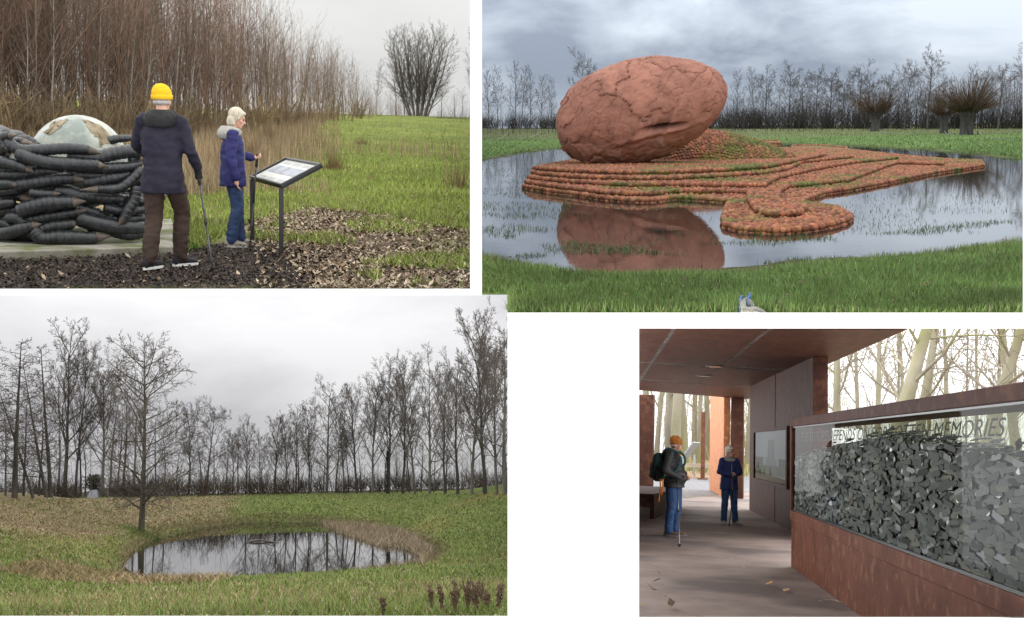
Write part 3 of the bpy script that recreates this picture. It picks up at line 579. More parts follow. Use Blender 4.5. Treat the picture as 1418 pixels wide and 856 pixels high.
mass('bramble', pb, rng.uniform(.8, 2.4, n), 1.0, SHRUB, WOODMIX, 'tangled brown bramble along the foot of the thicket', 'undergrowth', rng, cols=np.array([(.24, .175, .105), (.16, .12, .08), (.3, .225, .13)]))
g_ = 'pale slender trees in the thicket'
for i, (x, top) in enumerate([(-30, -60), (38, 5), (70, -30), (95, 20), (140, 12), (178, 30), (200, 2), (240, -8), (262, 20), (300, 14), (335, 30), (372, 52), (400, 62), (425, 66), (455, 82), (490, 86), (520, 84)]):
    plant_tree(f'birch{i % 2}', x, np.interp(x, bx, by) + 1, top, BARK_B, TWIG_R, f'slender pale bare birch in the thicket edge, {ORD[16 - i]} back from the round willow', g_, wx=.8, name='birch_tree')
plant_tree('willow', 579, 152, 27, BARK_G, TWIG, 'wide round many-stemmed bare willow standing alone at the field edge', None, wx=1.0, name='willow_tree', cat='tree')
plant_tree('birch1', 651, 152, 10, BARK_G, TWIG_R, 'tall thin bare tree cut by the picture edge past the round willow', None, wx=.55, name='bare_tree')
for k, (x, top) in enumerate([(548, 96), (560, 108), (612, 104), (630, 118), (640, 112)]): plant_tree('slim0', x, 153, top, BARK_G, TWIG_R, ['small bare tree at the thicket end before the round willow', 'lowest small bare tree touching the round willow on its thicket side', 'small bare tree just past the round willow', 'smallest bare tree out in the gap past the round willow', 'small bare tree next to the tall thin cut-off tree'][k], 'small bare trees around the round willow', wx=1.2, name='small_bare_tree')
# slab and nest
CONC = mat('mossy concrete', (.16, .15, .11), (.30, .285, .25), rough=.9, scale=3, c3=(.10, .115, .04), s3=2.2, t3=.52, bump=.4, bscale=30)
sl = [P1.g(x, y, .09)[:2] for x, y in [(-150, 353), (258, 341), (237, 303), (-110, 312)]]
slab = MB().prism(sl, -.05, .09).build('concrete_slab', CONC, bevel=.012); tag(slab, 'mossy concrete slab under the black horn nest', 'slab')
mp_ = np.concatenate([np.linspace(P1.g(20, 356), P1.g(272, 346), 40) + rng.normal(0, .05, (40, 3)) * [1, 1, 0] for _ in range(28)]); mp_[:, 2] = 0
keep = fbm2(mp_[:, 0], mp_[:, 1], 1.5, 2) > -.15; blades('moss_edge', mp_[keep], .07, .03, np.array([.09, .15, .03]), GRASS, 'green weeds growing along the slab edge', 'weeds', rng, lean=.6)
c0 = P1.g(97, 338, .09); NR = .93; nc = np.array([c0[0], c0[1] + NR, .09])
nest = thing('horn_nest', 'round nest sculpture of stacked black ribbed horns holding a pale globe', 'sculpture', nc)
HORN = mat('black ribbed rubber', (.008, .009, .011), (.03, .032, .036), rough=.3, scale=14, bump=.5, bscale=40, spec=.5, bdist=.01)
CLAW = mat('horn tip', (.055, .042, .034), (.16, .13, .11), rough=.55, scale=9, bump=.3)
def horn(pts, dia, tip=True, ribs=True):
    p = spline(pts, 84); m = MB(); L = np.cumsum(np.r_[0, np.linalg.norm(np.diff(p, axis=0), axis=1)]); e = 69 if tip else 84
    s = np.linspace(0, 1, 84); r = dia * .5 * np.interp(s, [0, .06, .55, .82, 1], [.8, 1, 1, .82, .6]); rb = (L * 17) % 1.0
    r = r * (1 + (.13 * (1 - rb) - .05 if ribs else .02 * np.sin(L * 60))); m.tube(p[:e], r[:e], 10)
    h = m.build('horn', HORN, nest, True)
    if tip:
        q = p[e - 1:]; r2 = dia * .5 * np.linspace(.74, .06, len(q)); MB().tube(q, r2, 10).build('claw_tip', CLAW, h, True)
SCN = 220 / 991.0
def tr(pts, depth=1.0):
    out = []
    for X, Y in pts:
        x, y = X * SCN, 160 + Y * SCN; q = P1.at(x, y, nc[1] - NR * depth)
        for _ in range(3): dx = np.clip((q[0] - nc[0]) / 1.12, -1, 1); q = P1.at(x, y, nc[1] - NR * depth * math.sqrt(max(1 - dx * dx, .03)))
        out.append(q - nc)
    return out
K = 1.12 * SCN * nc[1] / F
for pts, dia, tip, dep in [
    ([(40, 165), (130, 215), (250, 215), (420, 205), (540, 212), (640, 238)], 58, 1, 1.0), ([(110, 235), (200, 270), (320, 295), (480, 305), (600, 310), (672, 318)], 66, 1, 1.05),
    ([(-60, 280), (0, 288), (80, 305), (150, 325), (212, 354)], 56, 1, 1.04), ([(900, 225), (800, 225), (700, 240), (600, 262), (500, 256), (420, 250)], 68, 0, .93), ([(70, 215), (20, 180), (12, 145), (50, 127), (102, 123)], 52, 1, 1.0),
    ([(230, 200), (190, 165), (150, 150), (76, 145)], 50, 1, .5), ([(620, 190), (660, 168), (720, 148), (830, 140)], 48, 0, .3), ([(100, 440), (200, 425), (320, 405), (430, 392), (545, 404)], 68, 1, .95),
    ([(-60, 425), (0, 432), (60, 428), (122, 436)], 48, 1, 1.02), ([(-60, 480), (40, 472), (130, 455), (240, 430)], 56, 0, .92), ([(885, 330), (835, 385), (790, 425), (735, 455), (620, 460), (495, 463)], 50, 1, 1.06),
    ([(190, 480), (240, 488), (300, 490), (382, 487)], 44, 1, 1.03), ([(125, 600), (170, 580), (300, 550), (420, 542), (538, 536)], 76, 1, 1.06), ([(160, 655), (300, 632), (420, 612), (545, 590)], 60, 1, .98),
    ([(-60, 560), (0, 556), (50, 548), (90, 540)], 50, 0, 1.0), ([(50, 640), (110, 645), (170, 675), (215, 690), (262, 672)], 62, 1, 1.0), ([(-50, 740), (30, 735), (110, 715), (190, 692), (258, 676)], 64, 1, 1.06),
    ([(230, 725), (330, 692), (420, 682), (495, 668)], 60, 1, 1.0), ([(215, 715), (270, 765), (400, 760), (560, 766), (690, 752)], 76, 1, 1.04), ([(480, 640), (600, 672), (720, 694), (850, 700), (950, 690)], 84, 0, .97),
    ([(850, 440), (838, 520), (800, 590), (775, 640), (735, 688)], 56, 1, 1.08), ([(540, 700), (700, 662), (900, 640)], 66, 0, .9), ([(650, 575), (760, 600), (870, 592), (925, 580)], 46, 1, .95),
    ([(330, 540), (500, 505), (700, 520), (920, 540)], 68, 0, .88), ([(520, 420), (640, 400), (760, 380), (900, 345)], 70, 0, .9), ([(-40, 375), (120, 370), (300, 345), (430, 372)], 66, 0, .9),
    ([(340, 470), (420, 480), (520, 510), (640, 520)], 84, 0, .86), ([(-40, 620), (60, 590), (180, 600), (300, 640)], 70, 0, .85), ([(560, 330), (680, 330), (800, 320), (880, 300)], 56, 0, .95), ([(-60, 690), (40, 680), (160, 735), (240, 745)], 60, 0, .92), ([(690, 720), (800, 745), (920, 735)], 56, 0, .95),
    ([(640, 420), (720, 500), (760, 560), (740, 620)], 50, 0, .88), ([(-40, 330), (60, 345), (200, 330), (330, 320)], 60, 0, .86), ([(250, 580), (420, 575), (560, 600), (700, 640)], 66, 0, .84), ([(420, 350), (520, 372), (640, 372), (720, 350)], 60, 0, .9)]:
    horn(tr(pts, dep), dia * K, bool(tip), ribs=dia < 80)
for i in range(30):                                     # the sides and back of the ring
    a0 = math.radians(rng.uniform(-40, 220)) if i < 24 else math.radians(rng.uniform(150, 215)); z = .1 + 1.0 * ((i * .381) % 1); sp = rng.uniform(.9, 1.5); r = NR * rng.uniform(.78, .98)
    horn([(r * math.cos(a0 + sp * f), r * math.sin(a0 + sp * f), z + .12 * math.sin(3 * f + i)) for f in np.linspace(0, 1, 5)], rng.uniform(.12, .17), i % 2 == 0)
GL = mat('weathered globe', (.17, .2, .18), (.36, .37, .32), rough=.45, scale=2.2, lo=.42, hi=.58, c3=(.46, .48, .5), s3=1.5, t3=.58, bump=.3, spec=.4)
MB().ell((0, .0, .84), (.54, .54, .54), None, 40, 24).build('globe', GL, nest, True)
PATCH = mat('brown land relief', (.16, .12, .07), (.3, .25, .17), rough=.8, scale=9, bump=.6)
def patch(ll, name, m, R=.547):
    v = [(0, 0, 0)]; c = np.mean(ll, 0); P_ = lambda q: (R * math.cos(q[1]) * math.sin(q[0]), -R * math.cos(q[1]) * math.cos(q[0]), .84 + R * math.sin(q[1])); pts = []
    for k in range(len(ll)):
        a, b2 = np.array(ll[k]), np.array(ll[(k + 1) % len(ll)])
        for f in (0, .2, .4, .6, .8): pts.append(a * (1 - f) + b2 * f + rng.normal(0, .05, 2))
    rings = [[c + (q - c) * s for q in pts] for s in (1, .75, .5, .25)]; V = [P_(q) for r in rings for q in r] + [P_(c)]; n = len(pts)
    f = [(i * n + j, i * n + (j + 1) % n, (i + 1) * n + (j + 1) % n, (i + 1) * n + j) for i in range(3) for j in range(n)] + [(3 * n + j, 3 * n + (j + 1) % n, 4 * n) for j in range(n)]; MB().add(V, f).build(name, m, nest, True)
WHT = mat('worn white enamel', (.30, .33, .35), (.4, .42, .43), rough=.5, scale=4)
patch([(.3, 1.1), (.9, 1.0), (1.0, .5), (.62, .45), (.52, .75)], 'land_patch', PATCH); patch([(-.9, 1.0), (-.4, 1.1), (-.35, .8), (-.85, .6)], 'land_patch', PATCH)
# lectern
A, B = P1.g(389.5, 355), P1.g(349.5, 335.5); lect = thing('lectern_sign', 'black-framed slanted information lectern on two posts before the field', 'sign', (A + B) / 2); A, B = A - (A + B) / 2, B - (A + B) / 2
e = (A - B); Lb = np.linalg.norm(e); e /= Lb; n2 = np.cross(e, [0, 0, 1.0]); n2 = n2 if n2[0] > 0 else -n2; zt = .76; slope = (n2 * .45 + np.array([0, 0, .235])); sw = np.linalg.norm(slope); sl_ = slope / sw; nn = np.cross(e, sl_); nn = nn if nn[2] > 0 else -nn
for q in (A, B): MB().box((q[0], q[1], zt / 2 - .02), (.05, .05, zt + .04)).build('post', BLACKM, lect, bevel=.004)
MB().box(A + V3(.07, .02, .008), (.22, .09, .016)).build('foot_plate', BLACKM, lect); MB().box(B + V3(.05, .02, .008), (.16, .09, .016)).build('foot_plate', BLACKM, lect)
RB = np.stack([e, sl_, nn], 1); cc = (A + B) / 2 + V3(0, 0, zt) + slope / 2; full = Lb + .1
MB().box(cc, (full, sw, .03), RB).build('board', BLACKM, lect)
for s in (-1, 1): MB().box(cc + sl_ * s * (sw / 2 - .012) + nn * .018, (full, .024, .05), RB).build('frame_bar', BLACKM, lect); MB().box(cc + e * s * (full / 2 - .014) + nn * .018, (.028, sw - .05, .05), RB).build('frame_bar', BLACKM, lect)
PAPER = mat('printed panel', (.45, .45, .43), (.54, .54, .52), rough=.35, scale=4, spec=.5); PIC = mat('printed map', (.1, .12, .18), (.36, .38, .42), rough=.3, scale=7, lo=.4, hi=.6, spec=.5); INK = mat('grey print', (.33, .33, .34), (.4, .4, .4), rough=.5, scale=80)
sheet = MB().box(cc + nn * .017, (full - .06, sw - .05, .004), RB).build('printed_sheet', PAPER, lect)
MB().box(cc + nn * .021 + sl_ * .02, (full * .82, sw * .3, .003), RB).build('printed_map', PIC, sheet)
for r in range(4):
    for c in range(3):
        for k in range(3 if r in (0, 3) else 0): MB().box(cc + nn * .0205 + sl_ * ((-.17, 0, 0, .165)[r] + .018 * (k - 1)) + e * (c - 1) * full * .28, (full * .22, .006, .002), RB).build('text_line', INK, sheet)
# walkers
m_nav = cloth('dark navy shell', (.010, .009, .018), (.021, .019, .034), ws=7); m_brown = cloth('brown corduroy', (.03, .018, .013), (.055, .034, .026)); m_yel = mat('yellow knit', (.58, .34, .008), (.7, .44, .018), rough=.9, scale=40, bump=.5, bscale=90, bdist=.006)
m_blk = cloth('black fabric', (.012, .012, .013), (.024, .024, .026)); m_wh = mat('white rubber', (.62, .62, .6), (.75, .75, .73), rough=.6); m_shb = cloth('black trainers', (.012, .012, .016), (.025, .025, .03))
m_blue = cloth('deep blue softshell', (.017, .017, .082), (.03, .03, .125), ws=8); m_fleece = mat('pale grey fleece', (.27, .26, .24), (.38, .365, .34), rough=.95, scale=30, bump=.5); m_jean = cloth('blue denim', (.014, .027, .07), (.035, .062, .135)); m_gsh = cloth('grey walking shoes', (.2, .18, .15), (.32, .3, .26)); m_gsole = mat('grey rubber', (.35, .33, .3), (.45, .43, .4), rough=.7)
STEEL = mat('pole alloy', (.05, .05, .055), (.1, .1, .11), rough=.3, metal=.6, scale=30); RUB = mat('black grip rubber', (.012, .012, .012), (.02, .02, .02), rough=.7); REDP = mat('red pole clamp', (.3, .02, .02), rough=.4)
ml = P1.g(229, 374) + V3(0, 0, .025)
person('person in yellow beanie and long dark navy jacket, seen from behind beside the nest', ml, math.radians(-16), dict(shR=(.175, -.01, 1.43), shL=(-.18, -.01, 1.44), elR=(.26, .0, 1.16), wrR=(.28, .17, .98), elL=(-.29, .1, 1.19), wrL=(-.3, .34, 1.1), hdR=(0, .35, -1), gripR=1, gripL=1,
    hipL=(-.1, 0, .93), hipR=(.08, 0, .93), kneeL=(-.10, .0, .5), ankL=(-.1, -.16, .09), kneeR=(.11, .2, .53), ankR=(.1, .16, .09), toeL=(.3, .9, 0), toeR=(.6, .75, 0), head=(-.02, .05, 1.61)),
    [d_jacket(m_nav, hem=.735, wide=.96, wr=.016, hoodmat=m_blk), d_trousers(m_brown, 1.03, .014), d_shoes(m_shb, m_wh), d_beanie(m_yel)], 1.8 / 1.79, 3, head_yaw=.0,
    extra=lambda t, j, hp, HR, nk, hc: (link('glove', MB().cap(j['wrR'] + V3(0, .0, -.01), j['wrR'] + V3(0, .03, -.075), .036, .038).ell(j['wrR'] + V3(0, .035, -.085), (.04, .045, .045)).cap(j['wrR'] + V3(-.03, .03, -.05), j['wrR'] + V3(-.015, .075, -.075), .014, .012).blob('glove', .008, 2), m_blk, t), link('hair', MB().ell(hp(0, -.02, -.005), (.078, .086, .042), HR).blob('hair', .009, 2), GREYHAIR, t), MB().tube([(-.17, -.172, 1.1), (0, -.178, 1.12), (.17, -.17, 1.1)], .004, 6).build('back_seam', m_blk, t, True)))
pole('dark trekking pole in the gloved hand of the yellow-beanie walker', ml + rot3('Z', math.radians(-16)) @ V3(.275, .21, .93), P1.g(296, 381), STEEL, RUB)
pole('trekking pole with red clamp beside the brown trouser leg of the yellow-beanie walker', ml + rot3('Z', math.radians(-16)) @ V3(-.3, .4, 1.04), P1.g(207, 360), mat('red brown pole', (.09, .02, .018), (.12, .03, .025), rough=.4), RUB, REDP)
wl = P1.g(323, 341.5); wz = math.radians(-84); ws_ = 1.62 / 1.76
person('person with pale bob in blue jacket and jeans reading the lectern', wl, wz, dict(shR=(.165, -.01, 1.42), shL=(-.165, .01, 1.42), elR=(.225, -.05, 1.14), wrR=(.215, .02, .88), hdR=(0, .12, -1), elL=(-.24, .06, 1.17), wrL=(-.2, .26, 1.12), hdL=(.15, 1, 0), gripL=1,
    kneeR=(.09, .05, .5), ankR=(.09, -.03, .09), kneeL=(-.09, .07, .51), ankL=(-.09, .1, .09), toeR=(.1, 1, 0), toeL=(-.15, 1, 0), head=(0, .055, 1.61)),
    [d_jacket(m_blue, hem=.775, wide=.95, wr=.014, hoodmat=m_fleece, cuffs=m_blue, zipm=m_fleece), d_trousers(m_jean, .98), d_shoes(m_gsh, m_gsole), d_bob(HAIR)], ws_, 8, head_pitch=-.3)
rw = rot3('Z', wz); pole('black trekking pole in the raised hand of the pale-haired reader', wl + rw @ V3(-.19, .33, 1.14) * ws_, P1.g(346, 342), STEEL, RUB)
# ================================================================== place 2: flooded meadow, cracked red egg on its terraces of clay balls
CUR[0] = P2; rng = np.random.default_rng(2)
POND = [P2.g(*q)[:2] for q in [(560, 346), (667, 350), (700, 358), (770, 372), (850, 378), (930, 377), (1000, 374), (1080, 366), (1150, 360), (1230, 355), (1300, 346), (1360, 338), (1440, 328), (1700, 290), (1700, 250), (1520, 232), (1418, 222), (1340, 212), (1260, 206), (1180, 202), (1085, 199), (980, 197), (860, 199), (760, 207), (720, 213), (667, 222), (560, 240)]]
def zf2(x, y):
    d = polydist(x, y, POND) + 1.0 * fbm2(x, y, .45, 4)
    return np.where(d < 0, -.22 * sstep(0, -1.2, d), .06 * sstep(0, 1.0, d) + .22 * sstep(.8, 14, d)) + .02 * fbm2(x, y, 1.2, 2) + .7 * sstep(70, 120, y) * 0
P2.zf = zf2
def col2(x, y):
    d = polydist(x, y, POND) + 1.0 * fbm2(x, y, .45, 4); n = fbm2(x, y, .8, 3)[:, None]; n2 = fbm2(x, y, .12, 3, 4)[:, None]
    g = np.array([.135, .185, .05]) * (1 + .3 * n + .35 * n2) + np.clip(n2 - .15, 0, 1) * np.array([.08, .05, .02])
    a = np.exp(-(np.maximum(d, 0) / .6) ** 2)[:, None]; g = g * (1 - a) + a * np.array([.07, .062, .022])
    a = (sstep(0, -.5, d))[:, None]; g = g * (1 - a) + a * np.array([.03, .024, .014]); a = sstep(88, 96, y)[:, None]; g = g * (1 - a * .6) + a * .6 * np.array([.17, .13, .07]); return np.clip(g, .006, .5)
cols2 = np.r_[np.linspace(659.3, 702.5, 14), np.linspace(703.6, 1960, 260)]
ground('meadow', cols2, lambda px: 408.2 if px < 703 else 434.5, EARTH, zf2, col2, rows=170)
def water(name, poly, z, base, bumpS, scale, rough=.03):
    m, nt, b = mk(name + ' surface'); L = nt.links.new; b.inputs['Base Color'].default_value = (*base, 1); b.inputs['Roughness'].default_value = rough; b.inputs['IOR'].default_value = 1.333; b.inputs['Specular IOR Level'].default_value = .58
    tc = N(nt, 'ShaderNodeTexCoord'); no = N(nt, 'ShaderNodeTexNoise', i_Scale=scale, i_Detail=3.0); L(tc.outputs['Object'], no.inputs['Vector']); bp = N(nt, 'ShaderNodeBump', i_Strength=bumpS, i_Distance=.02); L(no.outputs[0], bp.inputs['Height']); L(bp.outputs[0], b.inputs['Normal'])
    o = link(name, MB().add([(x, y, z) for x, y in poly], [tuple(range(len(poly)))]).mesh(name, False), m); o['kind'] = 'structure'; return o
water('pond_water', [p + (p - np.mean(POND, 0)) / np.linalg.norm(p - np.mean(POND, 0)) * .4 for p in POND], 0.0, (.022, .019, .016), .035, 3.0)
# near grass, far grass, grass standing in the water
GPn = [(660, 405), (660, 350), (770, 376), (850, 382), (1000, 378), (1150, 364), (1300, 350), (1420, 332), (1420, 434), (703, 434), (703, 407)]
p = pix_points(GPn, 60000, rng); d = polydist(p[:, 0], p[:, 1], POND); p = p[d > .1]; c = np.array([.17, .245, .065]) * (1 + .4 * fbm2(p[:, 0], p[:, 1], .9, 3)[:, None]) ; c = c * (1 + .35 * fbm2(p[:, 0], p[:, 1], 3.0, 3, 6)[:, None]); tn = (rng.random((len(p), 1)) < .10 + .5 * np.exp(-((polydist(p[:, 0], p[:, 1], POND) / .5) ** 2))[:, None]) * 1.0; c = c * (1 - tn) + tn * np.array([.2, .16, .075])
blades('grass', p, .075 * (1 + .8 * fbm2(p[:, 0], p[:, 1], 1.4, 3, 2)), .010, c, GRASS, 'lush green grass on the near bank of the pond', 'grass', rng, lean=.5)
p = pix_points([(660, 222), (660, 179), (1418, 179), (1418, 222), (1260, 205), (1085, 198), (760, 206)], 20000, rng); d = polydist(p[:, 0], p[:, 1], POND); p = p[d > .3]
blades('meadow_grass', p, .12, .05, np.array([.15, .22, .06]) * (1 + .3 * fbm2(p[:, 0], p[:, 1], .15, 3)[:, None]), GRASS, 'mown green grass of the meadow beyond the pond', 'grass', rng, lean=.6)
p = np.concatenate([pix_points([(660, 345), (660, 235), (740, 212), (800, 218), (720, 262), (800, 290), (760, 355)], 5200, rng), pix_points([(700, 372), (700, 345), (860, 365), (1000, 360), (1240, 342), (1418, 318), (1418, 340), (1240, 365), (1000, 385), (850, 388)], 9000, rng), pix_points([(1000, 360), (1190, 285), (1380, 240), (1418, 260), (1418, 325), (1240, 350)], 2600, rng), pix_points([(780, 300), (980, 290), (1000, 365), (800, 365)], 600, rng), pix_points([(1090, 205), (1300, 214), (1400, 228), (1330, 232), (1180, 212)], 900, rng)])
keep = fbm2(p[:, 0], p[:, 1], .55, 3) > -.02; p = p[keep]; p[:, 2] = -.03
blades('water_grass', p, .07, .014, np.array([.10, .13, .04]), GRASS, 'sparse green grass tips standing in the shallow water', 'grass', rng, lean=.9)
litter('bank_leaves', pix_points(GPn, 160, rng), .032, [(.2, .12, .07), (.13, .08, .05)], LEAF, 'a few brown leaves lying in the bank grass', rng, lift=.04)
# terraces
CLAY = mat('terracotta', (.25, .085, .038), (.46, .18, .082), rough=.85, attr=True, scale=5, c3=(.17, .15, .035), s3=.55, t3=.585, bump=.3, bscale=60)
CLAYD = mat('terracotta and moss between balls', (.15, .058, .034), (.22, .09, .05), rough=.95, scale=6, c3=(.13, .14, .02), s3=.6, t3=.5)
terr = thing('clay_terraces', 'stepped island of terracotta balls in rows under the giant egg', 'sculpture', P2.g(900, 250)); to = np.array(P2.g(900, 250)); TZ = [.085, .17, .255, .34, .425]
bk = [(1358, 221), (1308, 219.5), (1242, 214), (1172, 206), (1095, 204), (979, 205), (900, 209), (811, 217)]
T1 = [(725, 256), (760, 262), (799, 266.5), (836, 272), (873, 275), (902, 275), (936, 271), (979, 273.5), (1011, 276), (1006, 285), (1001.5, 300), (1005, 308), (1028, 313.5), (1078, 316.5), (1110, 314.5), (1138, 310.5), (1165, 304), (1179, 297), (1160, 285.5), (1126, 280), (1110, 277.5), (1113, 274), (1140, 264.5), (1174, 260), (1220, 252), (1262, 243.5), (1290, 238), (1332, 232), (1362, 227.5)] + bk
T2 = [(728, 250), (760, 255), (800, 260), (840, 264), (873, 266), (905, 266), (931, 262.5), (980, 262.5), (1037, 263.5), (1038, 275), (1047, 287), (1072, 294), (1105, 292), (1116, 285), (1100, 279), (1076, 274), (1079, 262), (1090, 256), (1172, 248), (1228, 228), (1242, 224), (1306, 226), (1305, 219.5), (1242, 213.5)] + bk[3:]
T3 = [(732, 244), (760, 247), (800, 250), (873, 254), (931, 253), (980, 254), (1056, 254.5), (1076, 244), (1130, 232), (1178, 224), (1242, 217.5), (1172, 206)] + bk[4:]
T4 = [(736, 237), (760, 240), (800, 243), (873, 245), (931, 244.5), (980, 242.5), (1050, 238), (1087, 233), (1110, 223), (1181, 215.5), (1150, 208)] + bk[4:]
T5 = [(739, 231), (760, 232.5), (800, 235), (873, 237), (931, 236), (980, 234.5), (1060, 229), (1084, 224.5), (1143, 212.5), (1110, 206)] + bk[5:]
def ball_mesh(n, k): return MB().ell((0, 0, 0), (1, 1, 1), None, n, k)
def dome(n):      # low-poly upper dome
    V = [(math.cos(2 * math.pi * i / n) * c, math.sin(2 * math.pi * i / n) * c, s) for c, s in ((1, -.15), (.75, .65)) for i in range(n)] + [(0, 0, 1)]
    return np.array(V), np.array([(i, (i + 1) % n, n + (i + 1) % n) for i in range(n)] + [(i, n + (i + 1) % n, n + i) for i in range(n)] + [(n + i, n + (i + 1) % n, 2 * n) for i in range(n)])
BS = MB().ell((0, 0, 0), (1, 1, 1), None, 7, 4); BV = np.concatenate(BS.v); BF = np.array([(q[0], q[1], q[2]) for q in BS.f] + [(q[0], q[2], q[3]) for q in BS.f if len(q) == 4]); DV, DF = dome(5)
CV = np.array([(math.cos(a) * 1.0, math.sin(a) * 1.0, -.1) for a in np.arange(6) * math.pi / 3] + [(0, 0, .85)]); CFc = np.array([(i, (i + 1) % 6, 6) for i in range(6)])
def balls(name, C, r, full, parent, tiny=False):
    v, f = (BV, BF) if full else (CV, CFc) if tiny else (DV, DF); n = len(C); C = np.asarray(C) - to; V = (v[None] * (r * rng.uniform(.86, 1.14, (n, 1, 1))) + C[:, None]).reshape(-1, 3); Fa = (f[None] + (np.arange(n) * len(v))[:, None, None]).reshape(-1, 3)
    o = link(name, big_mesh(name, V, Fa, np.repeat(rng.uniform(.5, 1.2, (n, 1)) * rng.uniform(.85, 1.12, (n, 3)), len(v), 0), True), CLAY, parent); o['kind'] = 'stuff'; return o
BR = .052; polys = []
for T, z in zip((T1, T2, T3, T4, T5), TZ): polys.append([P2.g(x, y, z)[:2] for x, y in T])
for k, (pl, z) in enumerate(zip(polys, TZ)):
    tier = MB().prism([(x - to[0], y - to[1]) for x, y in pl], -.25, z - .03).build('terrace', CLAYD, terr)
    a = np.vstack([pl, pl[:1]]); L = np.r_[0, np.cumsum(np.hypot(*np.diff(a, axis=0).T))]; s = np.arange(0, L[-1], BR * 1.86); E = np.stack([np.interp(s, L, a[:, 0]), np.interp(s, L, a[:, 1])], 1) + rng.normal(0, .009, (len(s), 2))
    rows = [np.c_[E, np.full(len(E), z - .03)]]
    if k == 0: rows.append(np.c_[E + rng.normal(0, .01, E.shape), np.full(len(E), z - .105)])
    balls('edge_balls', np.concatenate(rows), BR, True, tier)
    x0, y0 = np.min(pl, 0); x1, y1 = np.max(pl, 0); gx, gy = np.meshgrid(np.arange(x0, x1, BR * 2.15), np.arange(y0, y1, BR * 2.55)); gx = gx + (np.arange(gx.shape[0]) % 2)[:, None] * BR; gx, gy = gx.ravel(), gy.ravel(); gx = gx + .05 * np.sin(gy * 2.1)
    ok = inpoly(gx, gy, pl)
    if k < 4: ok &= polydist(gx, gy, polys[k + 1]) > .03
    q = np.stack([gx, gy, np.full(len(gx), z - .035)], 1)[ok]; q += rng.normal(0, .009, q.shape); pp = P2.proj(q); q = q[(pp[:, 1] > 203) & ~((gx[ok] > 40))]; balls('top_balls', q, BR * 1.02, False, tier, k >= 3)
# mound behind the egg and two low outlying slabs
mc = P2.at(1000, 222, 36.5); mc[2] = .42; hv = []
def mound(x, y): return .85 * np.clip(1 - ((x - mc[0] + .6) / 2.9) ** 2 - ((y - mc[1] - 1.2) / 2.6) ** 2, 0, None) ** .8 * (1 - .28 * (x - mc[0]) / 2.9)
g = np.linspace(-1, 1, 46); gx, gy = np.meshgrid(mc[0] + g * 3.8, mc[1] + 1.2 + g * 3); V = np.stack([gx, gy, mc[2] - .06 + mound(gx, gy)], -1).reshape(-1, 3) - to; ii = np.arange(46 * 46).reshape(46, 46)
md = link('mound', big_mesh('mound', V, (lambda q_: q_[mound(gx, gy).ravel()[q_].max(1) > 0])(np.stack([ii[:-1, :-1], ii[:-1, 1:], ii[1:, 1:], ii[1:, :-1]], -1).reshape(-1, 4)), None, True), CLAYD, terr)
gx, gy = np.meshgrid(np.arange(mc[0] - 3.6, mc[0] + 3.6, .10), np.arange(mc[1] - 1.5, mc[1] + 3.2, .115)); gx = (gx + (np.arange(gx.shape[0]) % 2)[:, None] * .05).ravel(); gy = gy.ravel(); hh = mound(gx, gy); k = hh > .03
balls('mound_balls', np.stack([gx[k], gy[k], mc[2] - .05 + hh[k]], 1) + rng.normal(0, .012, (k.sum(), 3)), BR, False, md)
for lab, T, z in (('flat terracotta ball slab standing apart behind the mound', [(1036, 197.5), (1080, 198.5), (1078, 195), (1040, 194.5)], .22), ('narrow terracotta ball strip lying behind the terraces', [(1096, 206.5), (1172, 208.5), (1172, 205), (1135, 201.5), (1098, 202)], .2)):
    pl = [P2.g(x, y, z)[:2] for x, y in T]; c = np.mean(pl, 0); to2 = to; to = np.array([c[0], c[1], 0]); t = thing('clay_slab', lab, 'sculpture', to); MB().prism([(x - c[0], y - c[1]) for x, y in pl], -.2, z).build('slab', CLAYD, t)
    a = np.vstack([pl, pl[:1]]); L = np.r_[0, np.cumsum(np.hypot(*np.diff(a, axis=0).T))]; s = np.arange(0, L[-1], .15); E = np.stack([np.interp(s, L, a[:, 0]), np.interp(s, L, a[:, 1])], 1); balls('edge_balls', np.concatenate([np.c_[E, np.full(len(E), z)], np.c_[E, np.full(len(E), z - .12)]]), .08, True, t); to = to2
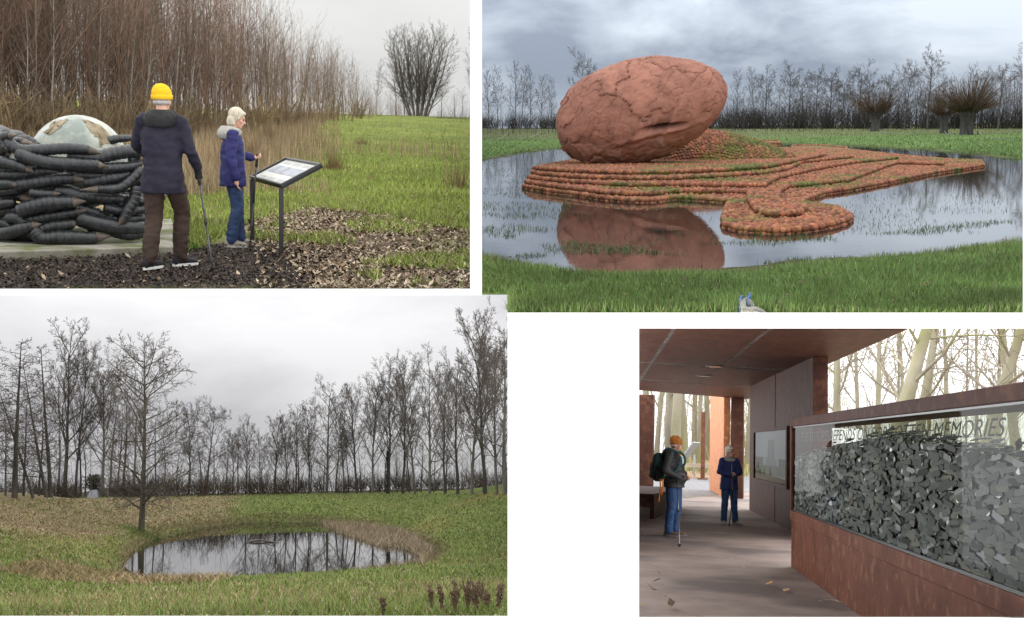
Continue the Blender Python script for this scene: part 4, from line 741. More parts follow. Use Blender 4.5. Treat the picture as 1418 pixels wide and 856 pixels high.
# egg
er = P2.at(887, 153, 33.5); egg = thing('cracked_egg', 'giant cracked terracotta egg lying tilted on the ball terraces', 'sculpture', er)
def egg_mesh():
    nu, nv = 360, 180; u = np.linspace(0, 2 * np.pi, nu, endpoint=False); v = np.linspace(.004, np.pi - .004, nv); U, Vv = np.meshgrid(u, v); n = np.stack([np.cos(Vv), np.sin(Vv) * np.cos(U), np.sin(Vv) * np.sin(U)], -1).reshape(-1, 3)   # long axis x
    ax = 2.5; pr = 1.45 * (1 - .10 * n[:, 0:1]); p = np.concatenate([n[:, 0:1] * ax, n[:, 1:2] * pr, n[:, 2:3] * pr], 1)
    q = p + .75 * np.stack([fbm(p * 1.1 + 3), fbm(p * 1.1 + 31), fbm(p * 1.1 + 67)], 1) + .16 * np.stack([fbm(p * 5 + 3), fbm(p * 5 + 31), fbm(p * 5 + 67)], 1)
    r = np.random.default_rng(5); S = r.normal(0, 1, (34, 3)); S /= np.linalg.norm(S, axis=1)[:, None]; S = S * [2.5, 1.36, 1.36]; off = r.uniform(-.035, .045, 34)
    D = np.stack([np.linalg.norm(q - s, axis=1) for s in S], 1); o = np.argsort(D, 1); d1 = np.take_along_axis(D, o[:, :1], 1)[:, 0]; d2 = np.take_along_axis(D, o[:, 1:2], 1)[:, 0]; e = d2 - d1
    wide = .55 + .8 * fbm(p * .8 + 7); S2 = r.normal(0, 1, (110, 3)); S2 /= np.linalg.norm(S2, axis=1)[:, None]; S2 = S2 * [2.5, 1.36, 1.36]; q2 = p + .35 * np.stack([fbm(p * 2.3 + 13), fbm(p * 2.3 + 41), fbm(p * 2.3 + 77)], 1); D2 = np.sort(np.stack([np.linalg.norm(q2 - s, axis=1) for s in S2], 1), 1)[:, :2]; e2 = D2[:, 1] - D2[:, 0]; hair = np.exp(-(e2 / .014) ** 2) * np.clip(.3 + fbm(p * .9 + 50) * 2.5, 0, 1); disp = off[o[:, 0]] * sstep(0, .025, e) + .03 * (np.random.default_rng(8).random(110) - .5)[np.argmin(np.stack([np.linalg.norm(q2 - s, axis=1) for s in S2], 1), 1)] * sstep(0, .02, e2) - .075 * np.clip(wide, 0, 1) * np.exp(-(e / .02) ** 2) - .028 * hair + .035 * fbm(p * 2.2, 4) + .014 * fbm(p * 9 + 5)
    fl = fbm(p * 1.5 + 21, 4) * 3.2; fe = np.abs(fl - np.round(fl)); lay = np.floor(fl + .5); disp = disp + .011 * lay; gash = np.exp(-((p[:, 0] - .55) / .55) ** 4 - ((p[:, 2] + .62 + .12 * (p[:, 0] - .5)) / .055) ** 2) * (p[:, 1] < 0); disp = disp - .25 * gash + .07 * np.exp(-((p[:, 2] + .74) / .07) ** 2) * (p[:, 1] < 0) * np.exp(-((p[:, 0] - .3) / 1.3) ** 4)
    nn = p / np.array([ax ** 2, 1.36 ** 2, 1.36 ** 2]); nn /= np.linalg.norm(nn, axis=1)[:, None]; pp = p + nn * disp[:, None]; i = np.arange(nu * nv).reshape(nv, nu); j = np.roll(i, -1, 1)
    f = np.stack([i[:-1], i[1:], j[1:], j[:-1]], -1).reshape(-1, 4); dark = np.clip(1 - .72 * np.exp(-(e / .016) ** 2) * np.clip(.15 + wide, .05, 1) - .5 * hair - .6 * gash - .3 * sstep(.46, .5, fe), .2, 1); tone = 1 + .16 * fbm(p * 1.1 + 9) + off[o[:, 0]] * 2.0
    streak = np.clip(fbm(np.stack([p[:, 0] * 3.2, p[:, 1] * 3.2, p[:, 2] * .5], 1) + 4) - .2, 0, 1) * sstep(.1, -.9, p[:, 2]); c = (np.array([.40, .165, .102]) * tone[:, None]) * dark[:, None] + streak[:, None] * np.array([.22, .2, .2])
    return big_mesh('shell', pp, f, np.clip(c, .01, 1), True)
EGGM = mat('cracked red clay', (.8, .8, .8), (1.15, 1.15, 1.15), rough=.85, scale=2.2, attr=True, bump=.55, bscale=5, bdist=.06, spec=.2)
link('shell', egg_mesh(), EGGM, egg, rot=(0, math.radians(-15), math.radians(5)))
mv = [V3(-.25, -.1, 1.36) + rng.normal(0, 1, 3) * [.32, .2, .02] for _ in range(300)]
mm = np.array(mv); mm[:, 2] = 1.37 - (mm[:, 0] - .2) ** 2 * .14 + (mm[:, 0]) * .22; o_ = blades('moss_patch', mm + er, .05, .06, np.array([.19, .22, .05]), GRASS, None, None, rng, lean=.8); o_.parent = egg; o_.matrix_parent_inverse = egg.matrix_world.inverted()
# rope pegs and rope in the near grass
PEG = mat('blue painted peg', (.05, .095, .19), (.09, .15, .27), rough=.45, scale=30); ROPE = mat('pale rope', (.22, .2, .155), (.4, .37, .3), rough=.9, scale=60, stretch=(1, 1, 1), bump=.8, bscale=150, bdist=.01)
pb = P2.hit(1031, 434)[0]; k = pb[1] / F
pg = thing('rope_peg', 'blue looped metal peg holding the pale rope in bank grass', 'peg', pb)
PX = lambda x, y, dy=0: P2.at(x, y, pb[1] + dy) - pb
MB().tube(spline([PX(1024, 445), PX(1024.5, 420), PX(1026, 411), PX(1028, 411, .03), PX(1030, 416, .06), PX(1031, 440, .08)], 20), .008, 10).build('loop', PEG, pg, True); MB().tube(spline([PX(1036, 440), PX(1036, 425), PX(1035.5, 414), PX(1037.5, 407.5), PX(1038.5, 409, .05), PX(1039, 440, .08)], 20), .008, 10).build('loop', PEG, pg, True)
rp = thing('anchor_rope', 'thick pale rope knotted round the blue peg', 'rope', pb); MB().tube(spline([PX(1064, 440, -.1), PX(1054, 432), PX(1044, 428, -.02), PX(1035, 429, -.05), PX(1030, 426, -.04), PX(1029, 419, .0), PX(1033, 416, .04), PX(1039, 420, .06), PX(1043, 428, .04)], 40), .024, 10).build('rope', ROPE, rp, True); MB().tube(spline([PX(1028, 430, -.06), PX(1034, 433, -.08), PX(1046, 434, -.06), PX(1060, 440, -.06)], 20), .022, 10).build('rope_end', ROPE, rp, True)
def rope_span(pts, lab):
    h = [P2.hit(x, y)[0] for x, y in pts]; h = [np.array(q) + [0, 0, .03] for q in h]; h[0][2] += .32; o = h[0]; t = thing('rope_span', lab, 'rope', o); MB().tube(spline([q - o for q in h], 16), .018, 6).build('rope', ROPE, t, True); MB().tube([(0, 0, -.4), (0, 0, .03)], .03, 6).build('stake', BLACKM, t, True)
rope_span([(704, 188), (695, 191), (682, 194), (667, 195)], 'sagging white rope on a stake beyond the pond beside the egg'); rope_span([(750, 187), (738, 189), (720, 191), (706, 191)], 'second sagging white rope span closer to the egg')
rope_span([(1305, 184), (1312, 187), (1322, 189), (1336, 189)], 'white rope sagging in front of the largest pollard willow'); rope_span([(1354, 187), (1362, 190), (1376, 192), (1400, 193)], 'white rope running on past the largest pollard willow'); rope_span([(1215, 181), (1222, 184), (1232, 185), (1245, 186)], 'white rope beside the single pollard willow')
# pollard willows
for i, (sd_, n_) in enumerate(((5, 150), (6, 200))):
    r_ = random.Random(sd_); tw, cw = Wood(), Wood(); tw.tube([Vector((0, 0, -.1)), Vector((.0, 0, .08)), Vector((.005, 0, .2)), Vector((-.01, 0, .30)), Vector((0, 0, .36)), Vector((0, 0, .41))], [.13, .10, .088, .11, .15, .08], 12)
    for q in range(26): a = r_.uniform(0, 6.28); el = r_.uniform(.1, 1.3); s = Vector((math.cos(a) * .09, math.sin(a) * .09, .35)); dd = Vector((math.cos(a) * math.cos(el), math.sin(a) * math.cos(el), math.sin(el))); tw.tube([s, s + dd * .08, s + dd * .11 + Vector((0, 0, .03))], [.035, .026, .014], 5)
    for q in range(n_):
        a = r_.uniform(0, 6.28); el = math.asin(r_.uniform(.12, 1)); s = Vector((math.cos(a) * .09, math.sin(a) * .09, .36)); dd = Vector((math.cos(a) * math.cos(el), math.sin(a) * math.cos(el), math.sin(el))); grow(r_, s, dd, r_.uniform(.42, .64), .007, 0, [dict(segs=4, sides=3, wig=.05, trop=.09, tip=.2), dict(n=5, len=.42, ang=18, segs=2, sides=3, rr=.5, rmin=.0018, wig=.06, trop=.03, **{'from': .15})], (cw, cw), 0)
    TREES[f'pollard{i}'] = (tw.mesh('trunk'), cw.mesh('crown'))
OSIER = mat('osier rods', (.085, .05, .028), (.13, .08, .045), rough=.9, scale=4)
for key, x, y, top, wx, lab in (('pollard0', 1212, 182, 117, .95, 'lone pollard willow with a bushy brown head on a short trunk'), ('pollard0', 1307, 185, 120, .8, 'smaller pollard willow tucked beside the largest one'), ('pollard1', 1338, 187, 106, 1.0, 'largest pollard willow with a wide fan of brown rods')): plant_tree(key, x, y, top, BARK_D, OSIER, lab, 'pollard willows beyond the pond', wx=wx, name='pollard_willow')
# far hedge, wood and trees
n = 720; px = rng.uniform(600, 1600, n); b = P2.hit(px, np.full(n, 178.5)); b[:, 1] += rng.uniform(0, 9, n); b[:, 0] *= 1 + rng.uniform(-.01, .01, n)
hh = np.interp(px, [600, 667, 780, 1000, 1150, 1200, 1300, 1418, 1600], [3.4, 3.4, 3.3, 3.2, 3.2, 3.3, 3.6, 3.4, 3.4]) * np.where(px < 1150, 1, .85); mass('hedge', b, hh * rng.uniform(.6, 1.05, n), 1.0, SHRUB, WOODMIX, 'dense dark bare hedge along the far side of the meadow', 'hedge', rng, cols=np.array([(.03, .025, .02), (.05, .038, .03), (.04, .036, .026)]))
n = 900; px = rng.uniform(600, 1600, n); b = P2.at(px, np.full(n, 176.0), rng.uniform(118, 150, n)); b[:, 2] = .3
tp = np.interp(px, [600, 700, 800, 1000, 1100, 1200, 1270, 1330, 1418, 1600], [136, 138, 137, 132, 128, 122, 112, 110, 113, 118]); mass('far_wood', b, (178 - tp) * b[:, 1] / F * rng.uniform(.6, .98, n), 1.5, SAPS, WOODMIX, 'far brown bare wood rising behind the hedge', 'wood', rng, cols=np.array([(.05, .04, .033), (.07, .056, .047), (.06, .052, .04)]))
gT = 'bare trees standing behind the hedge'
for i, (x, top, key, wx) in enumerate([(676, 98, 'dbirch0', .8), (690, 92, 'dbirch1', .7), (714, 86, 'dbirch0', .7), (722, 92, 'dbirch1', .7), (735, 98, 'dbirch0', .6), (748, 104, 'dbirch1', .8), (764, 108, 'dbirch1', .6), (1020, 102, 'dbirch0', .8), (1045, 96, 'dbirch1', .7), (1060, 104, 'oak0', .9), (1092, 94, 'oak2', .8), (1112, 110, 'oak1', 1.1), (1130, 100, 'oak1', .9), (1150, 104, 'oak2', 1.1), (1165, 112, 'oak0', 1.1), (1185, 98, 'oak0', .9), (1202, 112, 'oak2', 1.1), (1228, 108, 'oak1', .9), (1360, 104, 'oak2', .8), (1345, 98, 'dbirch0', .9)]):
    plant_tree(key, x, 178, top, BARK_G, TWIG, (f'thin bare tree above the hedge, {ORD[6 - i]} out from the egg on its blunt side' if i < 7 else f'thin bare tree above the hedge, {ORD[i - 7]} on from the egg toward the pollards'), gT, wx=wx)
for x, top, key, wx, lab in ((812, 80, 'oak0', .75, 'bare round-headed tree showing just above the egg'), (1252, 95, 'oak1', .9, 'dark bare tree standing next to the tallest meadow tree'), (1284, 78, 'oak2', .85, 'tallest bare spreading tree between the pollard willows'), (1382, 102, 'oak1', .9, 'bare upright tree past the largest pollard willow'), (1425, 62, 'oak0', 1.0, 'big bare tree reaching in past all pollard willows')): plant_tree(key, x, 180, top, BARK_D, TWIG, lab, None, wx=wx)
# ================================================================== place 3: crater pond ringed by bare trees
CUR[0] = P3; rng = np.random.default_rng(3); ZW = -3.6
pc = P3.g(390, 753, ZW)[:2]; PRX, PRY = 7.4, 21.0; pc = np.array([pc[0], 68.0])
def ell3(x, y):
    a = np.arctan2((y - pc[1]) / PRY, (x - pc[0]) / PRX); return np.hypot((x - pc[0]) / PRX, (y - pc[1]) / PRY) / (1 + .05 * np.sin(2 * a + .6) + .035 * np.sin(3 * a + 2) + .02 * np.sin(7 * a))
def zf3(x, y):
    out = np.interp(y, [7, 11, 30, 47, 60, 85, 105, 118, 260], [.12, 0, -1.72, -2.95, -2.95, -2.85, -2.2, -2.12, -2.0]); out = out + 1.9 * sstep(7.6, 20, np.abs(x - pc[0])) * sstep(25, 60, y) * sstep(110, 85, y)
    out = out - 4.5 * sstep(112, 135, y) * np.maximum(sstep(2.0, 5.0, np.abs(x - P3.colx(130, 115.0))), sstep(138, 150, y)); k = sstep(.93, 1.32, ell3(x, y)); return (ZW - .35) * (1 - k) + out * k + .06 * fbm2(x, y, .35, 3) * sstep(1.0, 1.2, ell3(x, y))
P3.zf = zf3
LFT = [P3.hit(*q)[0][:2] for q in [(-560, 694), (-560, 735), (0, 735), (100, 745), (185, 748), (190, 742), (240, 729), (330, 724), (330, 687), (140, 690)]]
def col3(x, y):
    n = fbm2(x, y, .5, 3)[:, None]; n2 = fbm2(x, y, .11, 3, 8)[:, None]; g = np.array([.13, .165, .045]) * (1 + .3 * n) + np.clip(n2 + .05, 0, 1) * np.array([.13, .06, .02])
    a = (1 - sstep(-1.5, 1.5, polydist(x, y, LFT) + 2 * fbm2(x, y, .3, 3)))[:, None] * .75; g = g * (1 - a) + a * np.array([.23, .165, .10]) * (1 + .4 * n)
    e = ell3(x, y); a = np.exp(-((e - 1.06) / .055) ** 2)[:, None]; g = g * (1 - a) + a * np.array([.075, .06, .035]); a = sstep(106, 112, y)[:, None]; g = g * (1 - a) + a * np.array([.07, .055, .035]); a = sstep(1.0, .97, e)[:, None]
    return np.clip(g * (1 - a) + a * np.array([.03, .026, .015]), .008, .5)
ground('crater_ground', np.linspace(-555, 703.1, 260), lambda px: 856.5, EARTH, zf3, col3, rows=180)
th = np.linspace(0, 2 * np.pi, 72, endpoint=False); water('crater_water', [(pc[0] + PRX * 1.12 * math.cos(t), pc[1] + PRY * 1.12 * math.sin(t)) for t in th], ZW, (.012, .011, .008), .03, 2.0, .02)
GALL = [(-10, 856), (-10, 692), (140, 690), (330, 686), (500, 684), (706, 684), (706, 856)]
p = pix_points(GALL, 70000, rng); e = ell3(p[:, 0], p[:, 1]); p = p[e > 1.05]; n2 = fbm2(p[:, 0], p[:, 1], .11, 3, 8)[:, None]; lf = (1 - sstep(-2.5, 2.5, polydist(p[:, 0], p[:, 1], LFT) + 2 * fbm2(p[:, 0], p[:, 1], .3, 3)))[:, None]; tan = (rng.random((len(p), 1)) < .12 + .75 * np.clip(n2 + .12, 0, 1) + .5 * lf) * 1.0
blades('crater_grass', p, .12, -.0011, np.array([.15, .195, .045]) * (1 - tan) + tan * np.array([.29, .22, .12]), GRASS, 'mixed green and straw coloured grass of the crater slopes', 'grass', rng, lean=.7)
p = pix_points([(-10, 790), (60, 775), (190, 800), (330, 798), (300, 808), (190, 812), (60, 805)], 3000, rng); p = p[ell3(p[:, 0], p[:, 1]) > 1.05]; blades('dead_bracken', p, .22, .05, np.array([.27, .19, .10]), GRASS, 'flattened brown dead bracken across the near slope', 'bracken', rng, lean=1.2)
lv = [(.34, .26, .17), (.24, .16, .09), (.44, .36, .26), (.17, .11, .065)]
litter('slope_leaves', np.concatenate([pix_points([(-10, 700), (140, 692), (330, 688), (330, 722), (240, 728), (185, 745), (120, 745), (-10, 750)], 3600, rng), pix_points(GALL, 2200, rng), pix_points([(-10, 856), (-10, 800), (190, 815), (450, 805), (706, 800), (706, 856)], 1300, rng)]), -.0085, lv, LEAF, 'pale fallen leaves scattered over the crater slopes', rng)
# straw edge and reeds
t = rng.uniform(0, 2 * np.pi, 5200); rr = rng.normal(1.1, .03, 5200); p = np.stack([pc[0] + PRX * rr * np.cos(t), pc[1] + PRY * rr * np.sin(t), 0 * t], 1); p[:, 2] = zf3(p[:, 0], p[:, 1]); blades('bank_straw', p, .28, .03, np.array([.22, .165, .09]), GRASS, 'short dead straw fringing the crater pond', 'grass', rng, lean=.9)
rp_ = pix_points([(440, 731), (500, 727), (560, 741), (600, 765), (590, 785), (560, 770), (520, 765), (480, 750)], 6500, rng); rp_[:, 2] = np.maximum(rp_[:, 2], ZW - .05); blades('dead_reeds', rp_, .42, .035, np.array([.33, .26, .165]), GRASS, 'bed of pale collapsed dead reeds at one end of the crater pond', 'reeds', rng, lean=.75)
DOCK = mat('dead dock stalks', (.10, .062, .04), (.16, .105, .065), rough=.9, scale=8)
def dock(px, py, top, lab):
    b = P3.hit(px, py)[0]; h = (py - top) * b[1] / F; t_ = thing('dock_plant', lab, 'plant', b, group='dead dock plants on the near slope'); m = MB(); s_ = MB()
    for q in range(6):
        a = rng.uniform(0, 6.28); l = rng.uniform(.02, .22) * h; tip = V3(math.cos(a) * l, math.sin(a) * l, h * rng.uniform(.65, 1.05)); mid = tip * .5 + V3(0, 0, h * .06); P_ = spline([(0, 0, 0), mid, tip], 8); m.tube(P_, np.linspace(.009, .004, 8), 5)
        for k in range(18): f = rng.uniform(.38, 1); c = P_[int(f * 7)] + rng.normal(0, .012, 3); s_.ell(c, (.008, .008, .014), None, 5, 3)
    m.build('stem', DOCK, t_, True); o = s_.build('seed_heads', DOCK, t_, True); o['kind'] = 'stuff'
for k, (x, y, tp) in enumerate([(598, 848, 812), (612, 852, 806), (630, 854, 802), (648, 850, 800), (660, 853, 806), (676, 850, 812), (690, 852, 806), (530, 855, 828), (668, 842, 806)]): dock(x, y, tp, ['dead brown dock plant at the inner end of the dock row', 'second dead dock plant from the inner end of the dock row', 'third dead dock plant from the inner end of the row', 'tallest dead dock plant in the middle of the row', 'dead dock plant crowded beside the tallest one', 'short dead dock plant next to the last one', 'last dead dock plant at the outer end of the row', 'small dead dock plant standing apart from the row', 'dead dock plant set farther up the slope behind the row'][k])
lg = P3.g(365, 751, ZW); log = thing('floating_log', 'broken grey branch floating in the crater pond', 'branch', lg); LOGM = mat('wet driftwood', (.06, .05, .04), (.13, .11, .09), rough=.7, scale=8); MB().tube(spline([(-1.0, 0, -.02), (-.4, .3, .1), (.2, 0, .06), (.95, -1.0, -.03)], 14), np.linspace(.07, .04, 14), 7).build('branch', LOGM, log, True); MB().tube(spline([(.1, .1, .05), (.3, .6, .2), (.7, 1.0, .3)], 8), np.linspace(.04, .015, 8), 6).build('side_twig', LOGM, log, True)
# path; a made-up dark leaf clump stands in for the archway at its end
pa = [P3.hit(x, y)[0] for x, y in [(112, 692), (136, 692), (132, 686), (124, 686)]]; b_ = pa[3][1]; PATHM = mat('wet asphalt', (.10, .10, .11), (.15, .15, .16), rough=.6, scale=2)
xs_ = [(P3.colx(119, 104, -2), 104), (P3.colx(137, 104, -2), 104), (P3.colx(134, 132, -2), 132), (P3.colx(126, 132, -2), 132)]; po = MB(); Y = np.linspace(0, 1, 10); L_ = [np.array(xs_[0]) * (1 - f) + np.array(xs_[3]) * f for f in Y]; R_ = [np.array(xs_[1]) * (1 - f) + np.array(xs_[2]) * f for f in Y]
po.add([(q[0], q[1], zf3(np.array([q[0]]), np.array([q[1]]))[0] + .03) for pr in zip(L_, R_) for q in pr], [(2 * i, 2 * i + 1, 2 * i + 3, 2 * i + 2) for i in range(9)]); o = po.build('path', PATHM); o['kind'] = 'structure'
# the lone tree in the bank
LONE = [dict(segs=10, sides=10, wig=.02, trop=.04, tip=.08), dict(n=36, len=.3, ang=62, av=10, rr=.36, segs=5, sides=5, wig=.1, trop=.05, **{'from': .2}, env=lambda t: 1.2 - .75 * max(0, t - .3) if t > .3 else .95), dict(n=(7, 9), len=.5, ang=45, rr=.5, segs=3, sides=3, wig=.14, trop=.05, **{'from': .2}, rmin=.0013), dict(n=(5, 7), len=.5, ang=40, wig=.15, trop=.02, **{'from': .15}, **TW), dict(n=4, len=.5, ang=38, wig=.1, **{'from': .1}, **dict(TW, segs=1))]
tree_meshes('lone', 77, LONE, 1, .019)
MOSSB = mat('mossy dark bark', (.04, .036, .026), (.10, .09, .065), rough=.9, scale=9, stretch=(3, 3, .6), bump=.5, c3=(.07, .08, .02), s3=3, t3=.55)
lone = plant_tree('lone', 196, 739, 487, MOSSB, TWIG, 'lone bare tree leaning over the water edge of the crater pond', None, wx=.95, rz=.5, lean=.03)
ll = MB(); w_ = Wood(); r_ = random.Random(4)
for a in (.2, 1.1, 2.0, 2.9, 3.6, 4.4, 5.3, 6.0): grow(r_, Vector((0, 0, .15 + .012 * a)), Vector((math.cos(a), math.sin(a), .1)), .19, .0035, 0, [dict(segs=5, sides=4, wig=.1, trop=-.09, tip=.2), dict(n=7, len=.4, ang=45, segs=3, sides=3, rr=.5, rmin=.001, wig=.15, trop=-.02, **{'from': .2}), dict(n=4, len=.5, ang=40, segs=2, sides=3, rr=.6, rmin=.0008, wig=.1, **{'from': .1})], (w_, w_), 0)
link('drooping_boughs', w_.mesh('drooping_boughs'), TWIG, lone)
p = P3.hit(196, 740)[0] + np.c_[rng.normal(0, .5, (500, 2)), np.zeros(500)]; p[:, 2] = zf3(p[:, 0], p[:, 1]); blades('root_tuft', p, .25, .04, np.array([.12, .17, .04]), GRASS, 'green grass tuft round the foot of the lone pond tree', 'grass', rng, lean=.6)
# leaning larches and the stand of trees on the near side
for i, (x, y, top, ln, key, wx, lab) in enumerate([(46, 690, 520, -.30, 'larch0', .9, 'dark larch trunk leaning hardest at the grove edge'), (64, 689, 500, -.24, 'larch1', .9, 'second leaning larch trunk next to the hardest leaning one'), (70, 689, 472, -.07, 'larch0', 1.0, 'tall narrow larch with short level twigs beside the leaning trunks'), (20, 690, 468, -.06, 'larch1', 1.3, 'bushy larch at the outer grove edge behind the leaning trunks'), (-12, 690, 470, 0, 'larch0', 1.2, 'outermost larch of the grove cut by the picture edge')]):
    plant_tree(key, x, y, top, BARK_D, TWIG, lab, 'larches in the grove', wx=wx, rz=0, lean=ln, name='larch_tree', Hm=math.cos(ln))
plant_tree('pop0', 90, 688, 478, BARK_D, TWIG, 'broad many-limbed bare tree standing between larches and path', None, wx=.95); plant_tree('pop1', 104, 688, 500, BARK_D, TWIG, 'slimmer bare tree hard against the path edge', None, wx=.7); plant_tree('pop2', 141, 687, 516, BARK_G, TWIG, 'pale bare tree with upswept limbs on the far edge of the path', None, wx=.9, rz=2)
n_ = 0
for x, top in [(8, 560), (33, 545), (55, 560), (80, 540), (112, 560), (118, 590), (152, 540), (163, 560), (172, 532), (184, 545), (215, 575), (228, 590)]:
    plant_tree(f'slim{n_ % 3}', x, 687, top, BARK_D, TWIG, f'thin dark trunk in the grove by the path, {ORD[n_]} counting in from the outermost larch', 'thin trunks of the grove', wx=1.1, name='slim_tree'); n_ += 1
# far rim
SIG = {285: 'bare tree standing clear beyond the lone pond tree with a fan crown', 452: 'broad fan-crowned bare tree alone in a gap of the far rim', 537: 'bare tree with dark ivy round its trunk on the far rim', 595: 'tall straight bare tree past the ivy-clad one on the far rim', 672: 'tallest forked bare tree on the far rim', 700: 'large bare tree beyond the tallest forked one'}
for i, (x, top, key, wx) in enumerate([(262, 578, 'pop1', .8), (285, 563, 'oak1', .85), (322, 600, 'pop2', .9), (340, 588, 'pop0', .8), (362, 600, 'oak0', .8), (382, 585, 'pop1', .8), (396, 580, 'pop2', .7), (410, 574, 'pop0', .8), (428, 572, 'pop1', .7), (452, 533, 'oak2', .85), (478, 560, 'pop2', .7), (494, 542, 'pop1', .85), (516, 530, 'pop2', .8), (537, 512, 'pop0', .85), (558, 508, 'pop1', .8), (576, 524, 'pop2', .8), (595, 496, 'oak0', .75), (616, 520, 'pop1', .8), (634, 500, 'pop0', .8), (652, 488, 'pop2', .85), (672, 438, 'pop1', .85), (688, 474, 'pop2', .8), (700, 446, 'oak2', .9)]):
    t_ = plant_tree(key, x, 683.5 + .006 * max(0, x - 500), top, BARK_D, TWIG, SIG.get(x, f'tall bare tree on the far crater rim, {ORD[i]} counting from the lone pond tree'), 'bare trees along the far crater rim', wx=wx)
    if x == 537:
        h = (683 - 512) * P3.hit(x, 683)[0][1] / F; q = np.stack([rng.normal(0, .006, 1500), rng.normal(0, .006, 1500), rng.uniform(.02, .4, 1500) ** 1.2], 1); q[:, :2] *= (1 + .6 * np.sin(q[:, 2:3] * 19))
        u = rng.normal(0, .007, (1500, 2, 3)); V = np.stack([q, q + u[:, 0], q + u[:, 1]], 1).reshape(-1, 3); link('ivy', big_mesh('ivy', V, np.arange(4500).reshape(-1, 3)), mat('ivy leaves', (.012, .02, .01), (.03, .045, .02), rough=.5, scale=4), t_)
n_ = 12
for x in list(range(244, 706, 17)):
    tp = np.interp(x, [240, 420, 560, 700], [606, 606, 600, 585]) + (x * 37 % 23) - 8; plant_tree(f'slim{n_ % 3}', x, 682, tp, BARK_D, TWIG, f'slender background tree of the far rim, {ORD[n_ - 12]} counting on from the lone pond tree', 'slender trees between the rim trees', wx=1.3, name='slim_tree'); n_ += 1
n = 460; px = rng.uniform(-250, 702, n); b = P3.at(px, np.full(n, 680.0), rng.uniform(112, 150, n)); b[:, 2] = P3.zf(b[:, 0], b[:, 1]); mass('rim_wood', b, rng.uniform(2.5, 6, n), 1.4, SAPS, WOODMIX, 'brown bare undergrowth and far wood behind the rim trees', 'wood', rng, cols=np.array([(.11, .085, .065), (.14, .11, .085), (.12, .105, .075)]))
n = 580; px = rng.uniform(-250, 702, n); px = px[(px < 108) | (px > 140)]; n = len(px); b = P3.at(px, np.full(n, 681.0), rng.uniform(106, 118, n)); b[:, 2] = -2.15; mass('rim_brush', b, rng.uniform(.9, 2.3, n), 1.2, SHRUB, WOODMIX, 'low brown brush along the far crater rim', 'brush', rng, cols=np.array([(.06, .045, .03), (.085, .065, .045), (.045, .038, .03)]))
sb = P3.at(130, 684, 133.0); q = np.c_[rng.normal(0, .38, (1500, 2)), rng.uniform(0, 1.5, 1500)] + [sb[0], sb[1], -2.1]; u = rng.normal(0, .12, (1500, 2, 3)); V = np.stack([q, q + u[:, 0], q + u[:, 1]], 1).reshape(-1, 3)
tag(link('archway_stand_in', big_mesh('archway_stand_in', V, np.arange(4500).reshape(-1, 3)), mat('dark leaf clump', (.012, .018, .01), (.03, .04, .02), rough=.6)), 'dark leaf clump standing in for the archway at the path end', 'bush')
# ================================================================== place 4: weathering-steel shelter in a wood, glass case of metal tags, two walkers
CUR[0] = P4; rng = np.random.default_rng(4); H4 = 1.55; ZR = 3.24
P4.zf = lambda x, y: np.zeros_like(x) - .03 + .5 * sstep(60, 130, y)
def uv(v): return v / np.linalg.norm(v)
av = P4.ray(860.0, 627.0); av[2] = 0; av = uv(av); bv = np.array([av[1], -av[0], 0]); UP = V3(0, 0, 1)
PATH4 = [P4.g(x, y)[:2] for x, y in [(800, 705), (905, 693), (1015, 682), (1060, 679), (1200, 668), (1200, 655), (1000, 660), (900, 664), (780, 666)]]
def col4(x, y):
    n = fbm2(x, y, .7, 3)[:, None]; g = np.array([.22, .145, .085]) * (1 + .35 * n); g = g + np.clip(fbm2(x, y, .12, 2, 3)[:, None], 0, 1) * np.array([-.12, 0, -.04]); a = (1 - sstep(-.4, .4, polydist(x, y, PATH4)))[:, None]
    return np.clip(g * (1 - a) + a * np.array([.17, .165, .165]) * (1 + .15 * n), .01, .6)
ground('forest_floor', np.linspace(800, 2060, 200), lambda px: 858, EARTH, P4.zf, col4, rows=150)
FLOOR = mat('stained concrete', (.19, .14, .118), (.27, .21, .18), rough=.75, scale=1.3, c3=(.115, .09, .08), s3=.5, t3=.56, bump=.25, bscale=40, spec=.35)
fl = MB().prism([P4.g(x, y)[:2] for x, y in [(815, 857.5), (1475, 857.5), (1475, 790), (1160, 715), (1048, 681), (895, 695), (800, 705)]], -.06, 0.0).build('shelter_floor', FLOOR); fl['kind'] = 'structure'
litter('blown_leaves', np.concatenate([pix_points([(886, 850), (886, 800), (930, 790), (930, 850)], 7, rng), pix_points([(960, 800), (1090, 740), (1160, 830), (1100, 850)], 5, rng)]) + [0, 0, .03], .09, [(.45, .22, .08), (.5, .4, .3), (.3, .17, .09)], LEAF, 'few dead leaves blown onto the shelter floor', rng)
# steel
def rust(name, a, b, c, t3=.57, rough=.62): return mat(name, a, b, rough=rough, scale=2.4, c3=c, s3=7, t3=t3, bump=.22, bscale=45, metal=.0, spec=.09, bdist=.01)
RUSTD = rust('dark weathering steel', (.036, .0145, .0105), (.062, .025, .0175), (.078, .033, .019)); RUSTM = rust('weathering steel', (.078, .028, .017), (.128, .048, .028), (.155, .07, .042), .6); RUSTO = rust('bright weathering steel', (.33, .12, .05), (.44, .175, .075), (.5, .22, .10))
wx0 = P4.g(1037.5, 706); L_ = wx0[1] * (1 - 178 / 262.0) / av[1]; sh = thing('steel_shelter', 'open weathering-steel shelter with flat ceiling, posts and thick wall', 'shelter', wx0); O = wx0
w = MB(); pts = [wx0, wx0 - av * L_, wx0 - av * L_ + bv * .26, wx0 + bv * .26]; w.hexa([p - O for p in pts] + [p - O + UP * ZR for p in pts]); w.build('wall', RUSTD, sh, bevel=.01)
